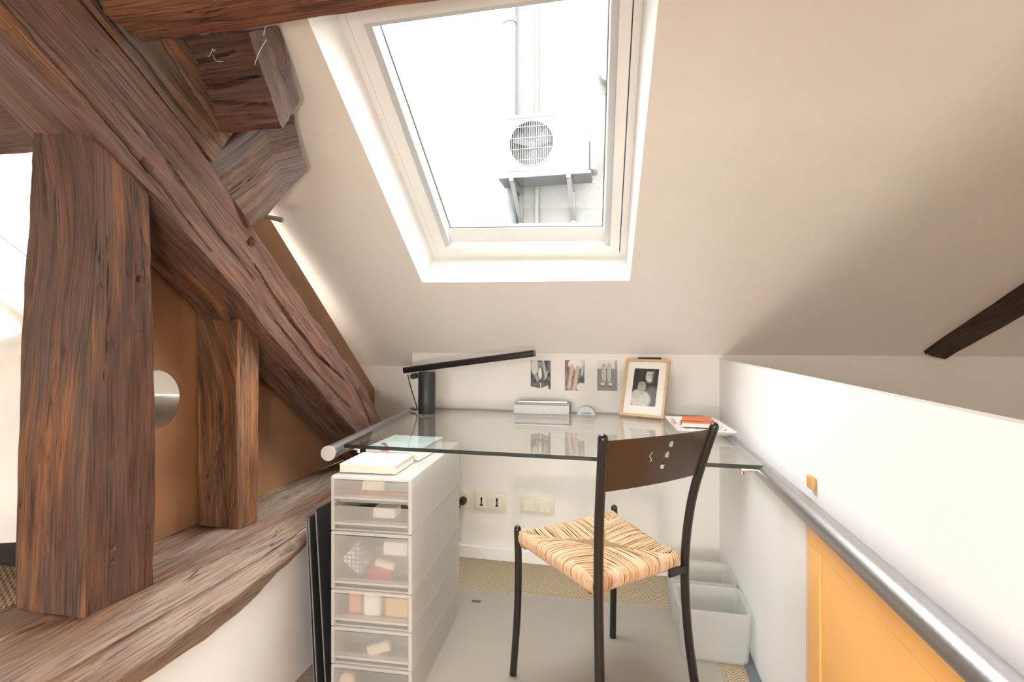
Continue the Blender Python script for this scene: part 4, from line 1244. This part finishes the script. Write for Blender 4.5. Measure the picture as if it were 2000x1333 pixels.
for cx in (-0.432, -0.354):
    q = MB().box((cx - 0.026, YP - 0.012, 0.246), (cx + 0.026, YP - 0.009, 0.300), 0.002).build('insert', 'cream_plastic_light', s3)
    MB().box((cx - 0.010, YP - 0.0135, 0.250), (cx + 0.010, YP - 0.0118, 0.264), 0.0).build('outlet_flap', 'cream_plastic', q)
pg = thing('power_plug', (-0.760, 2.40, 0.277), 'black plug and cable in the socket behind the drawers', 'plug')
MB().tube([(-0.760, 2.417, 0.279), (-0.760, 2.392, 0.279), (-0.760, 2.384, 0.279)], [0.019, 0.019, 0.013], 20).build('plug_body', 'black_plastic', pg, smooth=True)
MB().tube(spline([(-0.764, 2.388, 0.268), (-0.775, 2.378, 0.235), (-0.79, 2.372, 0.18), (-0.82, 2.37, 0.12), (-0.86, 2.36, 0.05), (-0.90, 2.30, 0.006)], 8), 0.0035, 8).build('cable', 'black_plastic', pg, smooth=True)

# ------------------------------------------------------------------ floor mat and bins
mt = MB()
mt.prism([(-0.97, 0.2, 0.0005), (0.29, 0.2, 0.0005), (0.315, 1.72, 0.0005), (0.30, 2.135, 0.0005), (-0.70, 2.105, 0.0005), (-0.99, 2.10, 0.0005)], (0, 0, 0.002))
mt.build('floor_mat', 'vinyl_mat', label='grey translucent vinyl mat lying on the sisal floor', cat='mat')
MB().box((-0.596, 2.008, 0.0026), (-0.560, 2.020, 0.0045)).build('paper_scrap', 'oak_stud', label='tiny brown scrap on the floor mat', cat='scrap')
def rrect(x0, x1, y0, y1, r, n=6):
    out = []
    for (cx, cy, a0_) in ((x1 - r, y1 - r, 0), (x0 + r, y1 - r, 90), (x0 + r, y0 + r, 180), (x1 - r, y0 + r, 270)):
        for k in range(n + 1):
            an = math.radians(a0_ + 90 * k / n)
            out.append((cx + r * math.cos(an), cy + r * math.sin(an)))
    return out
def bin_(x0, x1, y0, y1, h, lb):
    b = thing('storage_bin', ((x0 + x1) / 2, (y0 + y1) / 2, 0.003), lb, 'bin', 'open plastic bins by the parapet')
    lay = [(0.012, 0.003, 0.010), (0.003, 0.003, 0.018), (0.0, 0.012, 0.022), (-0.006, h, 0.022), (-0.009, h, 0.025), (-0.009, h + 0.003, 0.025), (-0.003, h + 0.003, 0.02), (0.003, h, 0.018), (0.006, 0.008, 0.016)]
    vs = []; fs = []
    for (ins_, z, r) in lay:
        vs += [(x, y, z) for x, y in rrect(x0 + ins_, x1 - ins_, y0 + ins_, y1 - ins_, r)]
    n = len(vs) // len(lay)
    for i in range(len(lay) - 1):
        for k in range(n):
            k2 = (k + 1) % n
            fs.append([i * n + k, i * n + k2, (i + 1) * n + k2, (i + 1) * n + k])
    fs.append(list(range(n))[::-1]); fs.append([(len(lay) - 1) * n + k for k in range(n)])
    MB().add(vs, fs).build('tub', 'pp_bin', b, smooth=True)
bin_(0.197, 0.413, 1.800, 1.975, 0.170, 'open cloudy plastic bin nearest the viewer beside the parapet')
bin_(0.187, 0.410, 2.010, 2.185, 0.170, 'open cloudy plastic bin further back beside the parapet')

# ------------------------------------------------------------------ outside: neighbouring wall with the air conditioner
YF = 5.06
fac = MB().box((-1.16, YF, -1.0), (4.0, YF + 0.3, 4.7)).build('neighbour_facade', 'facade', kind='structure', label='pale wall of the neighbouring building')
dp = thing('drainpipe', (-1.07, YF - 0.08, -1), 'grey zinc drainpipe on the corner of the neighbouring wall', 'pipe')
MB().tube([(-1.08, YF - 0.08, -1.0), (-1.08, YF - 0.08, 4.7)], 0.065, 18).build('pipe', 'zinc', dp, smooth=True)
for z in (1.9, 4.2):
    MB().tube([(-1.08, YF - 0.08, z), (-1.08, YF - 0.08, z + 0.04)], 0.072, 18).build('pipe_clamp', 'zinc', dp, smooth=True)
MB().tube([(-0.82, YF - 0.03, -1.0), (-0.82, YF - 0.03, 4.7)], 0.022, 12).build('thin_conduit', 'facade', label='thin pale conduit running up the neighbouring wall', cat='conduit', smooth=True)
ac = thing('air_conditioner', (-0.68, 4.75, 2.57), 'white outdoor air conditioner with a round fan grille', 'air conditioner')
ax0, ax1, az0, az1, ay = -1.086, -0.281, 2.575, 3.121, 4.60
fc = (-0.80, 2.853); frr = 0.205
# casing front with a round opening
bmk = bmesh.new()
oc = [(ax0, az0), (ax1, az0), (ax1, az1), (ax0, az1)]
vo_ = [bmk.verts.new((x, ay, z)) for x, z in oc]
hv_ = [bmk.verts.new((fc[0] + frr * math.cos(2 * math.pi * k / 40), ay, fc[1] + frr * math.sin(2 * math.pi * k / 40))) for k in range(40)]
es = [bmk.edges.new((vo_[k], vo_[(k + 1) % 4])) for k in range(4)] + [bmk.edges.new((hv_[k], hv_[(k + 1) % 40])) for k in range(40)]
bmesh.ops.triangle_fill(bmk, edges=es, use_beauty=True)
kill = [f for f in bmk.faces if math.hypot(f.calc_center_median().x - fc[0], f.calc_center_median().z - fc[1]) < frr * 0.95]
bmesh.ops.delete(bmk, geom=kill, context='FACES')
bmk.verts.index_update()
m = MB().add([v.co.copy() for v in bmk.verts], [[v.index for v in f.verts] for f in bmk.faces])
bmk.free()
m.add([(ax0, ay, az0), (ax0, ay + 0.28, az0), (ax0, ay + 0.28, az1), (ax0, ay, az1)], [[0, 1, 2, 3]]).add([(ax1, ay, az0), (ax1, ay + 0.28, az0), (ax1, ay + 0.28, az1), (ax1, ay, az1)], [[3, 2, 1, 0]])
m.add([(ax0, ay, az1), (ax1, ay, az1), (ax1, ay + 0.28, az1), (ax0, ay + 0.28, az1)], [[0, 1, 2, 3]])
m.build('casing', 'ac_white', ac, fixn=False)
MB().box((ax0 - 0.03, ay - 0.005, az0 - 0.03), (ax1 + 0.02, ay + 0.30, az0), 0.004).build('base_tray', 'ac_grey', ac)
MB().box((fc[0] - frr - 0.03, ay + 0.10, fc[1] - frr - 0.02), (fc[0] + frr + 0.03, ay + 0.11, fc[1] + frr + 0.02)).build('coil', 'ac_dark', ac)
m = MB()
for k in range(-12, 13):
    x = fc[0] + k * 0.0165
    h = math.sqrt(max(0, frr ** 2 - (x - fc[0]) ** 2))
    if h > 0.02: m.tube([(x, ay - 0.006, fc[1] - h), (x, ay - 0.006, fc[1] + h)], 0.0028, 6)
for k in (-0.15, -0.05, 0.05, 0.15):
    h = math.sqrt(frr ** 2 - k * k)
    m.tube([(fc[0] - h, ay - 0.009, fc[1] + k), (fc[0] + h, ay - 0.009, fc[1] + k)], 0.004, 6)
m.tube([(fc[0] + frr * math.cos(2 * math.pi * k / 40), ay - 0.004, fc[1] + frr * math.sin(2 * math.pi * k / 40)) for k in range(41)], 0.005, 6, caps=False)
m.build('fan_grille', 'ac_white', ac)
m = MB()
for k in range(3):
    a = math.radians(30 + 120 * k)
    c_, s_ = math.cos(a), math.sin(a)
    def fp(r_, w_, yo): return (fc[0] + r_ * c_ - w_ * s_, ay + 0.05 + yo, fc[1] + r_ * s_ + w_ * c_)
    m.prism([fp(0.03, -0.02, 0.02), fp(0.18, -0.07, 0.03), fp(0.185, 0.06, -0.01), fp(0.03, 0.03, -0.005)], (0, 0.004, 0))
m.tube([(fc[0], ay + 0.03, fc[1]), (fc[0], ay + 0.09, fc[1])], 0.04, 18)
m.build('fan', 'ac_grey', ac)
MB().box((fc[0] - 0.235, ay - 0.004, az0 + 0.03), (fc[0] + 0.235, ay - 0.0005, az0 + 0.034)).box((fc[0] - 0.235, ay - 0.004, az1 - 0.034), (fc[0] + 0.235, ay - 0.0005, az1 - 0.03)).box((fc[0] + 0.232, ay - 0.004, az0 + 0.03), (fc[0] + 0.235, ay - 0.0005, az1 - 0.03)).build('panel_seam', 'ac_grey', ac)
MB().box((ax1, ay + 0.06, az0 + 0.02), (ax1 + 0.07, ay + 0.26, az0 + 0.30), 0.02).build('valve_cover', 'ac_white', ac, smooth=True)
# maker's mark: three lozenges and lettering
m = MB()
for (cx, cz) in ((-0.452, 3.062), (-0.466, 3.040), (-0.438, 3.040)):
    m.prism([(cx, ay - 0.003, cz - 0.011), (cx + 0.010, ay - 0.003, cz), (cx, ay - 0.003, cz + 0.011), (cx - 0.010, ay - 0.003, cz)], (0, 0.002, 0))
m.build('emblem', 'ac_grey', ac)
def lettering(txt, loc, size, mat, parent, align='LEFT'):
    cu = D.curves.new('lettering', 'FONT')
    cu.body = txt; cu.size = size; cu.align_x = align; cu.extrude = 0.0006
    tmp = D.objects.new('lettering_tmp', cu)
    COL.objects.link(tmp)
    dg = bpy.context.evaluated_depsgraph_get()
    me = D.meshes.new_from_object(tmp.evaluated_get(dg))
    D.objects.remove(tmp)
    Mx = Matrix.Translation(loc) @ Matrix.Rotation(math.pi / 2, 4, 'X')
    vs = [Mx @ v.co for v in me.vertices]; fs = [list(p_.vertices) for p_ in me.polygons]
    D.meshes.remove(me)
    return mesh('lettering', vs, fs, mat, parent)
lettering('MITSUBISHI', (-0.420, ay - 0.002, 3.052), 0.020, 'ac_grey', ac)
lettering('ELECTRIC', (-0.420, ay - 0.002, 3.032), 0.020, 'ac_grey', ac)
for x in (-0.985, -0.46):
    br = thing('wall_bracket', (x, ay + 0.1, 2.33), 'pale steel bracket under the air conditioner, ' + ('left one' if x < -0.7 else 'right one'), 'bracket', 'brackets carrying the air conditioner')
    MB().box((x - 0.02, ay - 0.02, 2.515), (x + 0.02, YF - 0.002, 2.545), 0.003).build('arm', 'ac_white', br)
    MB().prism([(x - 0.02, ay + 0.02, 2.515), (x + 0.02, ay + 0.02, 2.515), (x + 0.02, YF - 0.002, 2.22), (x - 0.02, YF - 0.002, 2.22)], (0, 0.0, 0.02)).build('strut', 'ac_white', br)
    MB().box((x - 0.02, YF - 0.02, 2.20), (x + 0.02, YF - 0.001, 2.545), 0.002).build('wall_plate', 'ac_white', br)
cb = thing('cable_loop', (-0.2, YF - 0.05, 2.1), 'dark coiled cable hanging under the air conditioner', 'cable')
MB().tube(spline([(-0.30, 4.85, 2.56), (-0.20, 4.86, 2.52), (-0.15, 4.87, 2.40), (-0.22, 4.88, 2.27), (-0.34, 4.88, 2.25), (-0.37, 4.88, 2.10), (-0.42, 4.88, 1.98), (-0.36, 4.88, 1.90), (-0.30, 4.88, 2.0), (-0.36, 4.88, 2.12)], 10), 0.008, 8).build('strand', 'cable_grey', cb, smooth=True)
MB().tube(spline([(-0.40, 4.87, 2.10), (-0.45, 4.87, 1.98), (-0.38, 4.87, 1.88), (-0.31, 4.87, 1.97), (-0.36, 4.87, 2.08)], 10), 0.007, 8).build('strand', 'cable_grey', cb, smooth=True)
cd = thing('clamped_conduit', (-0.11, YF - 0.04, 1.6), 'cable run with dark clamps at the right of the roof window view', 'conduit')
MB().tube([(-0.13, YF - 0.05, 1.5), (-0.115, YF - 0.05, 3.3), (-0.10, YF - 0.05, 3.75)], 0.012, 10).build('run', 'ac_white', cd, smooth=True)
for z in (1.95, 2.2, 2.48, 2.78, 3.1, 3.42, 3.62):
    MB().box((-0.150, YF - 0.075, z), (-0.085, YF - 0.03, z + 0.03), 0.008).build('clamp', 'ac_grey', cd)
wl = thing('wall_lamp', (-0.13, YF - 0.1, 3.55), 'small white wall lamp on the neighbouring wall', 'lamp')
MB().tube([(-0.13, YF - 0.002, 3.60), (-0.13, YF - 0.06, 3.60), (-0.13, YF - 0.14, 3.58)], [0.05, 0.085, 0.06], 18).build('lamp_body', 'ac_white', wl, smooth=True)
MB().tube([(-0.13, YF - 0.06, 3.52), (-0.13, YF - 0.06, 3.46)], 0.012, 10).build('stem', 'ac_grey', wl, smooth=True)

# ------------------------------------------------------------------ unseen globe light, added behind the viewer to brighten the ceiling
gl = thing('added_globe_light', (0.17, -0.75, 0), 'added fill light globe on a low stand behind the viewer', 'lamp')
MB().lathe((0.17, -0.75, 0.003), [(0.11, 0.0), (0.11, 0.015), (0.02, 0.025), (0.012, 0.03), (0.012, 0.55), (0.03, 0.56), (0.03, 0.575)], 24).build('stand', 'black_metal', gl, smooth=True)
t = NT('fill_glow')
em = t.n('Emission'); em.inputs[0].default_value = (1.0, 0.91, 0.82, 1); em.inputs[1].default_value = 165.0
t.l(em.outputs[0], t.out.inputs[0])
MB().lathe((0.17, -0.75, 0.655), [(max(0.001, 0.078 * math.sin(math.pi * k / 16)), -0.078 * math.cos(math.pi * k / 16)) for k in range(17)], 28).build('globe', 'fill_glow', gl, smooth=True)

# cobwebs caught on the beam and the purlin end
m = MB()
for (o_, e_, n_) in (((-0.62, 0.853, 1.80), (0.10, 0.0, 0.05), 9), ((-0.93, 1.10, 1.79), (0.04, 0.02, 0.06), 6)):
    for k in range(n_):
        a = Vector(o_) + Vector((random.uniform(-1, 1) * e_[0] * 2, 0, random.uniform(-1, 1) * e_[2]))
        b = a + Vector((random.uniform(-1, 1) * e_[0], -0.004, random.uniform(-0.6, 1) * e_[2]))
        c = (a + b) / 2 + Vector((0, -0.006, random.uniform(-0.02, 0.02)))
        m.tube(spline([a, c, b], 5), 0.0007, 4)
m.build('cobweb', 'linen', label='pale cobweb threads on the overhead beam', cat='cobweb', kind='stuff')
